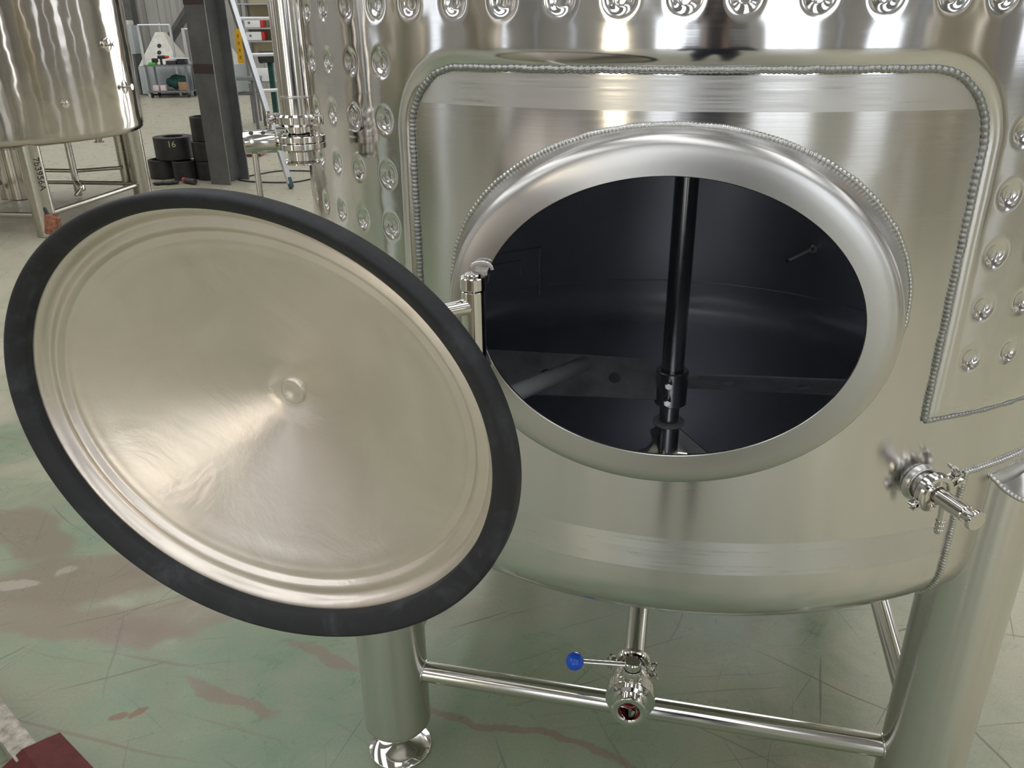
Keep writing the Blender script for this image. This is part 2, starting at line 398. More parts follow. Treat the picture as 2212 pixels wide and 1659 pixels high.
left_open = [(-10.3, -9.1, .5, 5.0), (-3.8, -3.0, .5, 5.0), (1.0, 2.6, 1.5, 5.0), (9.5, 12.5, 3.2, 6.0)]
corrugated('wall_left', (HX0, HY0, 0), (HX0, HY1, 0), [(a - HY0, b - HY0, z0, z1) for a, b, z0, z1 in left_open])
for a, b, z0, z1 in left_open: window((HX0, a), (HX0, b), z0, z1)
right_open = [(-9, -7.5, .8, 5.0), (-5.2, -4.8, .8, 5), (-2.5, -1.5, .8, 5.0), (1.0, 1.4, .8, 5), (3.6, 5.6, .8, 5.0), (8, 8.5, .8, 5), (12, 13, .8, 5)]  # narrow openings added to streak the reflections
corrugated('wall_right', (HX1, HY1, 0), (HX1, HY0, 0), [(HY1 - b, HY1 - a, z0, z1) for a, b, z0, z1 in right_open])
for a, b, z0, z1 in right_open: window((HX1, b), (HX1, a), z0, z1)
back_open = [(2.5, 9.5, .1, 6.0)]
corrugated('wall_back', (HX0, HY1, 0), (HX1, HY1, 0), [(a - HX0, b - HX0, z0, z1) for a, b, z0, z1 in back_open])
for a, b, z0, z1 in back_open: window((a, HY1), (b, HY1), z0, z1, mat='doorlight', mull=5)
# roof with skylight strips
strips = [(-12, 3.4), (-6.5, 2.2), (-1.4, 2.2), (4.2, 2.2), (9.5, 2.2)]
bm = B(); edges = [HX0]
for c, w in strips: edges += [c - w / 2, c + w / 2]
edges.append(HX1)
for a, b in zip(edges[::2], edges[1::2]): box(bm, ((a + b) / 2, (HY0 + HY1) / 2, HZ + .05), (b - a, HY1 - HY0, .1))
cei = struct('ceiling', bm, M['roofm'])
for c, w in strips:
    bm = B(); box(bm, (c, (HY0 + HY1) / 2, HZ + .04), (w, HY1 - HY0 - 2, .03)); finish('skylight_pane', bm, M['skylight'], cei)

# ================================================================== MAIN TANK
T = thing('brewing_tank', (0, 0, 0), 'large stainless steel tank with dimpled jacket and open oval manway', 'tank')
Rt = .75
def cz(a, z, r): return Vector((r * math.cos(a), r * math.sin(a), z))
PSI = -1.7852; NM = Vector((math.cos(PSI), math.sin(PSI), 0)); UM = Vector((-math.sin(PSI), math.cos(PSI), 0))
ZC, U0 = 1.1289, -.0113
AW, BW, AF, BF, AO, BO = .299, .2285, .277, .2272, .2321, .1797
DF, DOP = .780, .8025
def on_plane(t_, a, b, D): return UM * (U0 + a * math.cos(t_)) + NM * D + Vector((0, 0, ZC + b * math.sin(t_)))
def on_shell(t_, a, b, r):
    u = U0 + a * math.cos(t_); return UM * u + NM * math.sqrt(r * r - u * u) + Vector((0, 0, ZC + b * math.sin(t_)))
# knuckle and bottom head profile (r, z)
KC, KR = (.66, .70), .09
def head(dr=0):
    pr = [(Rt - dr, .722), (Rt - dr, .70)]
    for k in range(1, 11):
        a = -R(80) * k / 10; pr.append((KC[0] + (KR - dr) * math.cos(a), KC[1] + (KR - dr) * math.sin(a)))
    pr.append((.45, .590 + dr)); pr.append((.05, .520 + dr)); return pr
def shell_radius(z):
    if z >= .70: return Rt
    if z < KC[1] - KR * .985: return 0
    return KC[0] + math.sqrt(max(0, KR * KR - (z - KC[1]) ** 2))
def build_shell(bm, r, dr, aw, bw):
    N = 288; wz0, wz1 = .868, 1.392; k0, k1 = -22, 22
    zs = [.73, .76, .785, .82] + [wz0 + (wz1 - wz0) * i / 12 for i in range(13)] + [1.46, 1.6, 1.8, 2.0, 2.25]
    # window edges in azimuth steps about PSI
    step = 2 * PI / N; az = lambda k: PSI + k * step
    grid = {}
    def v(k, j):
        k = (k + N // 2) % N - N // 2
        if (k, j) not in grid: grid[(k, j)] = bm.verts.new(cz(az(k), zs[j], r))
        return grid[(k, j)]
    j0, j1 = 4, 16
    for j in range(len(zs) - 1):
        for k in range(-N // 2, N // 2):
            if j0 <= j < j1 and k0 <= k < k1: continue
            bm.faces.new((v(k, j), v(k + 1, j), v(k + 1, j + 1), v(k, j + 1)))
    loop = [(k, j0) for k in range(k0, k1)] + [(k1, j) for j in range(j0, j1)] + [(k, j1) for k in range(k1, k0, -1)] + [(k0, j) for j in range(j1, j0, -1)]
    outer = [v(*q) for q in loop]; rings = [outer]; S = 6
    pos = []
    for (k, j) in loop:
        u = r * math.sin(az(k) - PSI); z = zs[j]; t_ = math.atan2((z - ZC) / bw, (u - U0) / aw); pos.append((u, z, t_))
    for s in range(1, S + 1):
        f = s / S; ring = []
        for (u, z, t_) in pos:
            uu = u + (U0 + aw * math.cos(t_) - u) * f; zz = z + (ZC + bw * math.sin(t_) - z) * f
            ring.append(bm.verts.new(UM * uu + NM * math.sqrt(r * r - uu * uu) + Vector((0, 0, zz))))
        rings.append(ring)
    n = len(loop)
    for a, b in zip(rings, rings[1:]):
        for k in range(n): bm.faces.new((a[k], a[(k + 1) % n], b[(k + 1) % n], b[k]))
    # head + roof
    hp = head(dr); prev = [v(k, 0) for k in range(-N // 2, N // 2)]
    for (rr, zz) in hp:
        cur = [bm.verts.new(cz(az(k), zz, rr)) for k in range(-N // 2, N // 2)]
        for k in range(N): bm.faces.new((prev[k], prev[(k + 1) % N], cur[(k + 1) % N], cur[k]))
        prev = cur
    prev = [v(k, len(zs) - 1) for k in range(-N // 2, N // 2)]
    for (rr, zz) in ((r * .97, 2.32), (r * .6, 2.42), (.11, 2.485)):  # roof left open in the middle, added to let light inside
        cur = [bm.verts.new(cz(az(k), zz, rr)) for k in range(-N // 2, N // 2)]
        for k in range(N): bm.faces.new((prev[k], cur[k], cur[(k + 1) % N], prev[(k + 1) % N]))
        prev = cur
bm = B(); build_shell(bm, Rt, 0, AW, BW); shell = finish('shell', bm, M['shell'], T, smooth=50)
bm = B(); build_shell(bm, Rt - .004, .004, AW - .003, BW - .003); finish('inner_wall', bm, M['inside'], T, smooth=50)
# inside seam weld
bm = B(); bead(bm, [cz(R(a), .728, Rt - .005) for a in range(0, 361, 2)], .003, .006, seed=5); 
finish('inner_seam_weld', bm, M['inside'], T)
# small pressed plate and thermowell inside
bm = B()
for zz, a0_, a1_ in ((.93, 112, 131), ):
    path = [cz(R(112), .70, Rt - .006), cz(R(112), .845, Rt - .006)] + [cz(R(a), .848, Rt - .006) for a in range(112, 131, 2)]
    sweep(bm, path, .0025, 8)
    path = [cz(R(117), .77, Rt - .006), cz(R(117), .815, Rt - .006)] + [cz(R(a), .817, Rt - .006) for a in range(117, 131, 2)]
    sweep(bm, path, .002, 8)
finish('inner_plate_edge', bm, M['inside'], T)
bm = B(); cyl(bm, cz(R(48.6), .872, .748), cz(R(48.6), .872, .575), .0055, 16, bev=.002); cyl(bm, cz(R(48.6), .872, .748), cz(R(48.4), .872, .738), .012, 16)
finish('thermowell', bm, M['shaft'], T)

# ---- manway frame
bm = B(); N = 168; TS = [2 * PI * k / N for k in range(N)]
rings = [[on_shell(t_, AW, BW, Rt) for t_ in TS]]
base = rings[0]; face = [on_plane(t_, AF, BF, DF) for t_ in TS]
lipA = [on_plane(t_, AF + .003, BF + .0012, DF - .008) for t_ in TS]
for f in (.35, .7): rings.append([a.lerp(b, f) for a, b in zip(base, lipA)])
rings.append(lipA)
for x, y in ((0, 0), (.02, .28), (.055, .52), (.11, .70), (.18, .81), (.30, .89), (.48, .945), (.74, .98), (1, 1)):
    rings.append([on_plane(t_, AF - (AF - AO) * x, BF - (BF - BO) * x, DF + (DOP - DF) * y) for t_ in TS])
rings.append([on_plane(t_, AO - .001, BO - .001, DOP - .001) for t_ in TS])
rings.append([on_plane(t_, AO - .001, BO - .001, DOP - .004) for t_ in TS])
rings.append([on_plane(t_, AO + .020, BO + .020, DOP - .005) for t_ in TS])
rings.append([on_plane(t_, AF - .008, BF - .008, DF - .004) for t_ in TS])
rings.append([on_shell(t_, AW - .003, BW - .003, Rt - .004) for t_ in TS])
vr = [[bm.verts.new(p) for p in rg] for rg in rings]
for a, b in zip(vr, vr[1:]):
    for k in range(N): bm.faces.new((a[k], a[(k + 1) % N], b[(k + 1) % N], b[k]))
mf = finish('manway_frame', bm, M['frame'], T, smooth=45)
bm = B(); bead(bm, [on_shell(2 * PI * k / 300, AW + .001, BW + .001, Rt + .0005) for k in range(300)], .0046, .0052, closed=True, amp=.5, seed=3)
finish('weld_bead', bm, M['weld'], mf)

# ---- dimpled jacket
DEG = Rt * PI / 180
DC, DHW, DTOP, DCR = -103.475, 28.375, 1.418, .090
def door_sdf(adeg, z):
    """positive outside the doorway cut in the jacket (metres along the sheet)"""
    hw = DHW * DEG; sx = abs(adeg - DC) * DEG - (hw - DCR); sz = z - (DTOP - DCR)
    return math.hypot(max(sx, 0), max(sz, 0)) + min(max(sx, sz), 0) - DCR
JB = .967
dim_rows = [(1.492, 0), (1.420, 1), (1.346, 0), (1.271, 1), (1.197, 0), (1.129, 1), (1.056, 0)]
dimples = []
for z in (1.64, 1.566): 
    for a in [-71.4 - 5.7 * k for k in range(-7, 19)]: dimples.append((a, z))
row1 = [-26.2, -31.8, -37.4, -43.0, -48.6, -54.2, -59.9, -65.6, -71.3, -76.84, -81.38, -87.18, -92.62, -98.52, -103.33, -108.7, -114.02, -119.65, -124.98, -130.62, -135.81, -141.47, -147.2, -152.9, -158.6, -164.3, -170, -176]
for a in row1: dimples.append((a, 1.492))
for z in (1.420, 1.346, 1.271, 1.197, 1.127, 1.056):
    if z < 1.4 or True:
        for a in (-135.6, -141.4, -147.1, -152.9, -158.9, -164.6, -170.3, -176): dimples.append((a, z))
    for a in (-71.4, -66.2, -60.7, -55.1, -49.5, -43.9, -38.3, -32.6, -27.0): 
        if z < 1.4: dimples.append((a, z))
bins = {}
for a, z in dimples: bins.setdefault((int(a // 6), int(z // .07)), []).append((a, z))
def jacket_h(a, z):
    d = min(door_sdf(a, z), z - JB)
    t_ = min(max(d / .023, 0), 1); h = .0085 * math.sin(t_ * PI / 2) ** .75 if t_ > 0 else 0
    bi, bj = int(a // 6), int(z // .07); q = 0
    for i in (bi - 1, bi, bi + 1):
        for j in (bj - 1, bj, bj + 1):
            for (da, dz) in bins.get((i, j), ()):
                r = math.hypot((a - da) * DEG, z - dz)
                if r < .045:
                    dd = .0074 * math.exp(-(r / .0118) ** 2.4)
                    if r < .0075: dd -= .0022 * (1 - (r / .0075) ** 4)
                    q = max(q, dd)
                    h += .0002 * math.exp(-((r - .020) / .008) ** 2) if r > .012 else 0
    h += .0009 * noise.noise(Vector((a * .09, z * 5, 0))) * t_
    return max(h - q * min(1, t_ * 1.2), 0) if d > 0 else 0
bm = B(); A0, A1, DA, DZ = -178.0, -22.0, .19, .0026
na = int((A1 - A0) / DA); nz = int((1.66 - JB + .004) / DZ); gv = {}
for i in range(na + 1):
    a = A0 + DA * i
    for j in range(nz + 1):
        z = JB - .002 + DZ * j
        if door_sdf(a, z) < -.006: continue
        gv[(i, j)] = bm.verts.new(cz(R(a), z, Rt + .0003 + jacket_h(a, z)))
for i in range(na):
    for j in range(nz):
        q = [gv.get(x) for x in ((i, j), (i + 1, j), (i + 1, j + 1), (i, j + 1))]
        if all(q): bm.faces.new(q)
# plain remainder: round the back and above
def strip(a0, a1, z0, z1, sa, sz_):
    vs = [[bm.verts.new(cz(R(a0 + (a1 - a0) * i / sa), z0 + (z1 - z0) * j / sz_, Rt + .0088)) for j in range(sz_ + 1)] for i in range(sa + 1)]
    for i in range(sa):
        for j in range(sz_): bm.faces.new((vs[i][j], vs[i + 1][j], vs[i + 1][j + 1], vs[i][j + 1]))
strip(A1, 182.0, JB - .002, 1.66, 120, 3); strip(-178, 182, 1.66, 2.15, 240, 2)
jk = finish('cooling_jacket', bm, M['jacket'], T, smooth=180)
# jacket welds
bm = B(); path = []
aL, aR = DC - DHW, DC + DHW; cr_ = DCR / DEG
path += [cz(R(aL), JB, Rt + .001), cz(R(aL), DTOP - DCR, Rt + .001)]
for k in range(1, 13):
    t_ = PI - PI / 2 * k / 12; path.append(cz(R(aL + cr_ + cr_ * math.cos(t_)), DTOP - DCR + DCR * math.sin(t_), Rt + .001))
for k in range(1, 40): path.append(cz(R(aL + cr_ + (aR - aL - 2 * cr_) * k / 40), DTOP, Rt + .001))
for k in range(0, 13):
    t_ = PI / 2 - PI / 2 * k / 12; path.append(cz(R(aR - cr_ + cr_ * math.cos(t_)), DTOP - DCR + DCR * math.sin(t_), Rt + .001))
path.append(cz(R(aR), JB, Rt + .001))
bead(bm, path, .0052, .0068, amp=.45, jit=.0006, seed=11); finish('doorway_weld', bm, M['darkweld'], jk)
bm = B()
bead(bm, [cz(R(a), JB, Rt + .001) for a in range(-75, 181, 2)], .0042, .006, amp=.3, seed=12)
bead(bm, [cz(R(aL - k * 2), JB, Rt + .001) for k in range(24)], .0042, .006, amp=.3, seed=13)
finish('bottom_weld', bm, M['darkweld'], jk)

# ---- legs, feet, rails
LEGS = [(-.6235, -.3835), (.3834, -.6183), (.618, .383), (-.383, .618)]
LRAD = .0708
for li, (lx, ly) in enumerate(LEGS):
    bm = B(); c = Vector((lx, ly, 0)); rad = c.normalized(); N = 72; rows = []
    zb = .078
    def top(p): return .852 - (max(p.length, Rt + .001) - .751) * .95
    for f in [0, .004, .01] + [.02 + .98 * k / 40 for k in range(41)]:
        row = []
        for k in range(N):
            a = 2 * PI * k / N; o = Vector((math.cos(a), math.sin(a), 0)); rr = LRAD - (.006 - min(f * 600, 6) * .001 if f < .01 else 0)
            p = c + o * rr; zt = top(Vector((p.x, p.y))); z = zb + (zt - zb) * f
            Rs = shell_radius(z)
            q = Vector((p.x, p.y)); 
            if Rs > 0 and q.length < Rs + .0012: q = q.normalized() * (Rs + .0012)
            row.append(bm.verts.new((q.x, q.y, z)))
        rows.append(row)
    for a, b in zip(rows, rows[1:]):
        for k in range(N): bm.faces.new((a[k], a[(k + 1) % N], b[(k + 1) % N], b[k]))
    bm.faces.new(rows[0][::-1])
    legm = finish('leg', bm, M['legsteel'], T, 40, loc=(lx, ly, 0))
    # hollow top closed by a sunken plate
    bm = B(); tv = []
    for k in range(N):
        a = 2 * PI * k / N; p = c + Vector((math.cos(a), math.sin(a), 0)) * (LRAD - .0005); q = Vector((p.x, p.y)); z = top(q)
        if q.length < Rt + .001: q = q.normalized() * (Rt + .001)
        tv.append(Vector((q.x, q.y, z)))
    ce = sum(tv, Vector()) / N; prev = [bm.verts.new(v) for v in tv]
    for f, dz in ((.85, -.010), (.6, -.016), (.3, -.018)):
        cur = [bm.verts.new(ce + (v - ce) * f + Vector((0, 0, dz)) + rad * dz * .5) for v in tv]
        for k in range(N): bm.faces.new((prev[k], prev[(k + 1) % N], cur[(k + 1) % N], cur[k]))
        prev = cur
    bm.faces.new(prev); finish('top_plate', bm, M['frame'], legm, 60)
    bm = B(); bead(bm, tv, .0042, .0055, closed=True, amp=.5, seed=20 + li); 
    finish('weld_bead', bm, M['weld'], legm)
    # foot
    bm = B(); F = Matrix.Translation((lx, ly, 0))
    lathe(bm, [(0, 0), (.0675, 0), (.069, .0015), (.069, .004), (.0675, .006), (.045, .013), (.022, .021), (.0125, .029), (.010, .044), (.010, .082), (0, .082)], F, 56)
    finish('foot', bm, M['polish'], legm, 40)
    # doubler pad behind the leg
    az0 = math.degrees(math.atan2(ly, lx)); bm = B(); hw = 9.3; seq = []
    zz = [.868, .84, .80, .76, .73, .70]; prof = [(Rt, z) for z in zz] + [(KC[0] + KR * math.cos(-R(10 * k)), KC[1] + KR * math.sin(-R(10 * k))) for k in range(1, 6)]
    N2 = 24; vs = []
    for (r_, z_) in prof:
        vs.append([bm.verts.new(cz(R(az0 - hw + 2 * hw * i / N2), z_, r_ + .0032)) for i in range(N2 + 1)])
    for a, b in zip(vs, vs[1:]):
        for k in range(N2): bm.faces.new((a[k], a[k + 1], b[k + 1], b[k]))
    finish('doubler_pad', bm, M['legsteel'], legm, 60)
    bm = B()
    left = [cz(R(az0 - hw), z_, r_ + .0022) for r_, z_ in prof]; right = [cz(R(az0 + hw), z_, r_ + .0022) for r_, z_ in prof]
    topr = [cz(R(az0 - hw + 2 * hw * i / N2), .868, Rt + .0022) for i in range(N2 + 1)]
    bead(bm, left[::-1] + topr[1:-1] + right, .0042, .0055, amp=.45, seed=30 + li); finish('pad_weld', bm, M['weld'], legm)
for i in range(4):
    a = Vector((*LEGS[i], .228)); b = Vector((*LEGS[(i + 1) % 4], .228)); d = (b - a).normalized()
    bm = B(); cyl(bm, a + d * (LRAD - .004), b - d * (LRAD - .004), .0212, 36)
    ct = finish('cross_tube', bm, M['tube'], T, 40)
    for p, s in ((a + d * (LRAD - .0005), 1), (b - d * (LRAD - .0005), -1)):
        F = frame(p, d * s)
        pts = []
        for k in range(48):
            an = 2 * PI * k / 48; q = F @ Vector((.0215 * math.cos(an), .0215 * math.sin(an), 0)); 
            ctr = a if s == 1 else b; rel = Vector((q.x - ctr.x, q.y - ctr.y)); side = rel - Vector((d.x, d.y)) * rel.dot(Vector((d.x, d.y)))
            along = math.sqrt(max(LRAD ** 2 - side.length ** 2, 0)); off = Vector((d.x, d.y)) * along * s + side
            pts.append(Vector((ctr.x + off.x, ctr.y + off.y, q.z)))
        bm = B(); bead(bm, pts, .0028, .0042, closed=True, amp=.4, seed=40 + i); finish('weld_bead', bm, M['weld'], ct)

# ---- outlet pipe under the tank
OZ = .30; OD = Vector((-.2033, -.979, 0)).normalized(); OX = Vector((-.979, .2033, 0))
def OP(s, z=OZ):   # s = -y distance along the pipe
    t_ = (s - .25) / .979; return Vector((-.0875 + OD.x * t_, -.25 + OD.y * t_ * 1.0, z))
bm = B(); c0 = OP(.02); path = [Vector((c0.x, c0.y, .53)), Vector((c0.x, c0.y, .42))]
for k in range(0, 9):
    a = PI / 2 * k / 8; path.append(Vector((c0.x, c0.y, OZ)) + Vector((0, 0, .06 * (1 - math.sin(a)))) + OD * .06 * (1 - math.cos(a)))
path.append(OP(.452)); sweep(bm, path, .0212, 36); lathe(bm, [(0, .0), (.06, 0), (.06, .01), (.022, .03), (0, .03)], Matrix.Translation((c0.x, c0.y, .505)), 40)
op = finish('outlet_pipe', bm, M['tube'], T, 40)

# ---- drop pipe at the left of the tank
PX, PY = -.679, -.460; PR = .0242; PK = .65
def pz(z): return 1.47 - (1.47 - z) * PK
bm = B(); cyl(bm, (PX, PY, pz(1.272)), (PX, PY, 2.0), PR, 56)
lathe(bm, [(PR, 0), (.0263, 0), (.0263, .003), (PR, .006)], Matrix.Translation((PX, PY, pz(1.272))), 56)
dp = finish('drop_pipe', bm, M['tube'], T, 40, loc=(PX, PY, 1.3))
bm = B(); cyl(bm, (PX, PY, 1.9), (PX * .9, PY * .9, 1.9), .012, 24); finish('pipe_bracket', bm, M['tube'], dp)
bm = B(); lathe(bm, [(PR + .0002, 0), (PR + .0006, .002), (PR + .0002, .004)], Matrix.Translation((PX, PY, pz(1.318))), 56); finish('weld_seam', bm, M['frame'], dp)

# ---- agitator
bm = B(); cyl(bm, (0, 0, .70), (0, 0, 2.42), .0255, 40); cyl(bm, (0, 0, .60), (0, 0, .70), .0225, 40)
ag = finish('agitator_shaft', bm, M['shaft'], T, 40, loc=(0, 0, .6))
bm = B(); lathe(bm, [(0, 0), (.034, 0), (.037, .003), (.037, .082), (.034, .085), (0, .085)], Matrix.Translation((0, 0, .655)), 40); finish('collar', bm, M['shaft'], ag)
vd = (CAM - Vector((0, 0, .70))); vd.z = 0; vd.normalize(); vs_ = Vector((0, 0, 1)).cross(vd)
for zz in (.718, .676):
    bm = B(); p = vd * .036 + vs_ * -.006 + Vector((0, 0, zz)); cyl(bm, p, p + vd * .010, .0085, 20, bev=.001); hexa(bm, p + vd * .010, vd, .0075, .007); finish('bolt', bm, M['polish'], ag)
bm = B(); lathe(bm, [(.0235, 0), (.036, 0), (.037, .002), (.037, .006), (.035, .008), (.0235, .008)], Matrix.Translation((0, 0, .603)), 40); finish('washer', bm, M['white'], ag)['label'] = 'white plastic washer'
bm = B(); cyl(bm, (0, 0, .515), (0, 0, .60), .027, 36); bs = finish('shaft_bearing', bm, M['shaft'], T, 40, loc=(0, 0, .51))
for a in (-30, 90, 210):
    d = Vector((math.cos(R(a + 12)), math.sin(R(a + 12)), 0)); bm = B(); F = Matrix((d, Vector((0, 0, 1)), d.cross(Vector((0, 0, 1))))).transposed().to_4x4(); F.translation = Vector((0, 0, 0)) - d.cross(Vector((0, 0, 1))) * .003
    prism(bm, [(.026, .53), (.10, .535), (.026, .592)], .006, F); finish('strut', bm, M['shaft'], bs)
# pitched paddles with holes
def paddle(sgn):
    ax = Vector((math.cos(R(-8)), math.sin(R(-8)), 0)) * sgn; n_ = Vector((0, 0, 1)).cross(ax)   # horizontal normal
    tilt = R(49); up_ = Vector((0, 0, 1)) * math.cos(tilt) - n_ * math.sin(tilt)
    # blade plane spanned by ax and up_
    nn = ax.cross(up_)
    F = Matrix((ax, up_, nn)).transposed().to_4x4(); F.translation = Vector((0, 0, .712)) - nn * .002
    outl = [(.034, .018), (.062, .052), (.20, .056), (.52, .060), (.60, .060), (.60, -.055), (.30, -.052), (.13, -.050), (.085, -.052), (.034, -.050)]
    b_ = B(); holes = [(.13, 0), (.29, 0), (.45, 0)]; hr = .0145
    # grid of columns, each column between holes; fan from hole polygons
    zt = [F @ Vector((x, y, z)) for x, y in outl for z in (0, 0)]
    def face_with_holes(z, flip):
        vs = [b_.verts.new(F @ Vector((x, y, z))) for x, y in outl]; es = [b_.edges.new((vs[k], vs[(k + 1) % len(vs)])) for k in range(len(vs))]
        hv = []
        for hx, hy in holes:
            h_ = [b_.verts.new(F @ Vector((hx + hr * math.cos(2 * PI * k / 20), hy + hr * math.sin(2 * PI * k / 20), z))) for k in range(20)]
            es += [b_.edges.new((h_[k], h_[(k + 1) % 20])) for k in range(20)]; hv.append(h_)
        bmesh.ops.triangle_fill(b_, edges=es, use_beauty=True, use_dissolve=False); return vs, hv
    a, ha = face_with_holes(0, 0); c, hc = face_with_holes(.004, 1)
    for p, q in [(a, c)] + list(zip(ha, hc)):
        for k in range(len(p)): b_.faces.new((p[k], p[(k + 1) % len(p)], q[(k + 1) % len(q)], q[k]))
    # remove any faces that filled the holes
    kill = []
    for f in b_.faces:
        cc = F.inverted() @ f.calc_center_median()
        if len(f.verts) == 3 and any(math.hypot(cc.x - hx, cc.y - hy) < hr * .93 for hx, hy in holes): kill.append(f)
    bmesh.ops.delete(b_, geom=kill, context='FACES')
    pd = finish('paddle', b_, M['paddle'], ag, 30)
    b_ = B(); F2 = F.copy(); box(b_, (.60, .02, .002), (.06, .14, .006), F2, bev=.002); finish('scraper_plate', b_, M['paddle'], pd)
paddle(1); paddle(-1)

# ---- hinge on the manway frame and the swung-open lid
HN = NM * .83 + UM * -.243; H = lambda z: Vector((HN.x, HN.y, z))
bm = B(); cyl(bm, H(1.171), H(1.187), .0158, 36, bev=.0012); cyl(bm, H(1.052), H(1.066), .0158, 36, bev=.0012)
cyl(bm, H(1.187), H(1.1905), .0105, 28, bev=.001); cyl(bm, H(1.06), H(1.18), .007, 20)
for z in (1.179, 1.059):
    F = Matrix((UM, NM, Vector((0, 0, 1)))).transposed().to_4x4(); F.translation = H(z) - NM * .016
    box(bm, (.004, 0, 0), (.022, .032, .013), F, bev=.002)
hb = finish('hinge_bracket', bm, M['polish'], T, 35)
bm = B(); p = H(1.187) - NM * .022 + UM * .006
bead(bm, [p + UM * (.014 * math.cos(a / 20 * PI)) + Vector((0, 0, .003 + .009 * math.sin(a / 20 * PI))) for a in range(21)], .0028, .004, amp=.6, seed=8); finish('weld_bead', bm, M['weld'], hb)
LC = Vector((-.6393, -1.0015, 1.1032)); LP = R(-109.5); LN = Vector((math.cos(LP), math.sin(LP), 0)); LU = Vector((-math.sin(LP), math.cos(LP), 0))
LA, LB, IA, IB = .2918, .2380, .2678, .2180
def LPt(t_, a, b, d=0): return LC + LU * (a * math.cos(t_)) + Vector((0, 0, b * math.sin(t_))) + LN * d
N = 192; TS = [2 * PI * k / N for k in range(N)]
def rings_mesh(bm, rg, close_last=False):
    vr = [[bm.verts.new(p) for p in r_] for r_ in rg]
    for a, b in zip(vr, vr[1:]):
        for k in range(N): bm.faces.new((a[k], a[(k + 1) % N], b[(k + 1) % N], b[k]))
    if close_last: bm.faces.new(vr[-1])
    return vr
# lid plate: face side profile from the rim inwards (offset from IA/IB, depth along LN; the bowl goes to -LN)
bm = B(); rg = []
rim = [(.006, -.014), (.0035, -.0125), (.000, -.0118), (-.004, -.0125), (-.0075, -.0155), (-.0095, -.0185), (-.013, -.0190), (-.019, -.0175), (-.0225, -.0185), (-.025, -.0215), (-.0275, -.0225), (-.032, -.0215), (-.0355, -.0230)]
for o_, d_ in rim: rg.append([LPt(t_, IA + o_, IB + o_, -.0118 + (d_ + .0118) * (1.7 if o_ < 0 else 1)) for t_ in TS])
a1_, b1_ = IA - .0355, IB - .0355; D0, D1 = -.0308, -.105
for k in range(1, 34):
    f = 1 - k / 34; x = 1 - f
    dd = (x ** 1.0) * .80 + .20 * math.sin(x * PI / 2)
    if x < .12: dd *= (x / .12) ** .35 * .9 + .1 * 1
    dd = min(dd, 1); 
    if f < .085: dd = 1 - .085 * .83
    rg.append([LPt(t_, a1_ * f, b1_ * f, D0 + (D1 - D0) * dd) for t_ in TS])
vr = rings_mesh(bm, rg); ctr = bm.verts.new(LC + LN * (D0 + (D1 - D0) * (1 - .085 * .83)))
for k in range(N): bm.faces.new((vr[-1][k], vr[-1][(k + 1) % N], ctr))
# back of the lid
rb = [[LPt(t_, IA + .006, IB + .006, -.014) for t_ in TS], [LPt(t_, IA + .004, IB + .004, -.022) for t_ in TS], [LPt(t_, IA - .008, IB - .008, -.028) for t_ in TS], [LPt(t_, IA - .034, IB - .034, -.036) for t_ in TS]]
for k in range(1, 12): rb.append([LPt(t_, (IA - .034) * (1 - k / 12), (IB - .034) * (1 - k / 12), -.036 + (D1 - .004 + .036) * (k / 12)) for t_ in TS])
vb = rings_mesh(bm, rb); cb = bm.verts.new(LC + LN * (D1 - .0045))
for k in range(N): bm.faces.new((vb[-1][k], vb[-1][(k + 1) % N], cb))
bmesh.ops.remove_doubles(bm, verts=bm.verts, dist=1e-5)
lid = finish('lid', bm, M['lidsteel'], T, 60, loc=LC); lid['label'] = 'swung open oval lid with conical steel inner face'
# rubber gasket, wrapped over the rim
bm = B(); prof = [(-.0245, -.014), (-.0240, -.0035), (-.0225, -.0015), (-.012, -.0002), (-.006, 0), (-.0025, -.0008), (-.0005, -.003), (0, -.007), (0, -.021), (-.0015, -.024), (-.004, -.0255), (-.022, -.0255), (-.0245, -.014)]
gw = lambda o_: min(1, (o_ + .0225) / .018) if o_ > -.0225 else 0
sc_ = lambda o_: (LA + o_, LB + o_ * .84)
rg = [[LPt(t_, *sc_(o_), d_ + .0006 * math.sin(3 * t_ + 1)) + gw(o_) * (LN * .0065 + Vector((0, 0, -.0042))) for t_ in TS] for o_, d_ in prof]
rings_mesh(bm, rg); bmesh.ops.remove_doubles(bm, verts=bm.verts, dist=1e-6); finish('gasket', bm, M['rubber'], lid, 50)['label'] = 'black rubber gasket round the rim'
# spot where the centre stud is welded on: shallow disc mark
bm = B(); cc = LC + LN * (D0 + (D1 - D0) * (1 - .085 * .83) + .0002); F = frame(cc, LN, (0, 0, 1))
lathe(bm, [(0, .0008), (.008, .0012), (.0125, .0026), (.0140, .0024), (.0152, .0008), (.0155, -.002)], F, 40); finish('stud_mark', bm, M['lidsteel'], lid, 60)
# arms from the hinge tube to a boss on the lid's back
AP = LC + LN * (D1 - .03)
bm = B(); cyl(bm, H(1.0675), H(1.1695), .0148, 40, bev=.0008)
for z in (1.150, 1.092):
    p0 = H(z); p1 = Vector((AP.x, AP.y, z)); sweep(bm, [p0, p0.lerp(p1, .1), p0.lerp(p1, .9), p1], [.0125, .0100, .0100, .0105], 24)
cyl(bm, (AP.x, AP.y, 1.070), (AP.x, AP.y, 1.170), .015, 32, bev=.001); cyl(bm, AP, LC + LN * (D1 - .004), .018, 32)
finish('hinge_arm', bm, M['polish'], lid, 40)

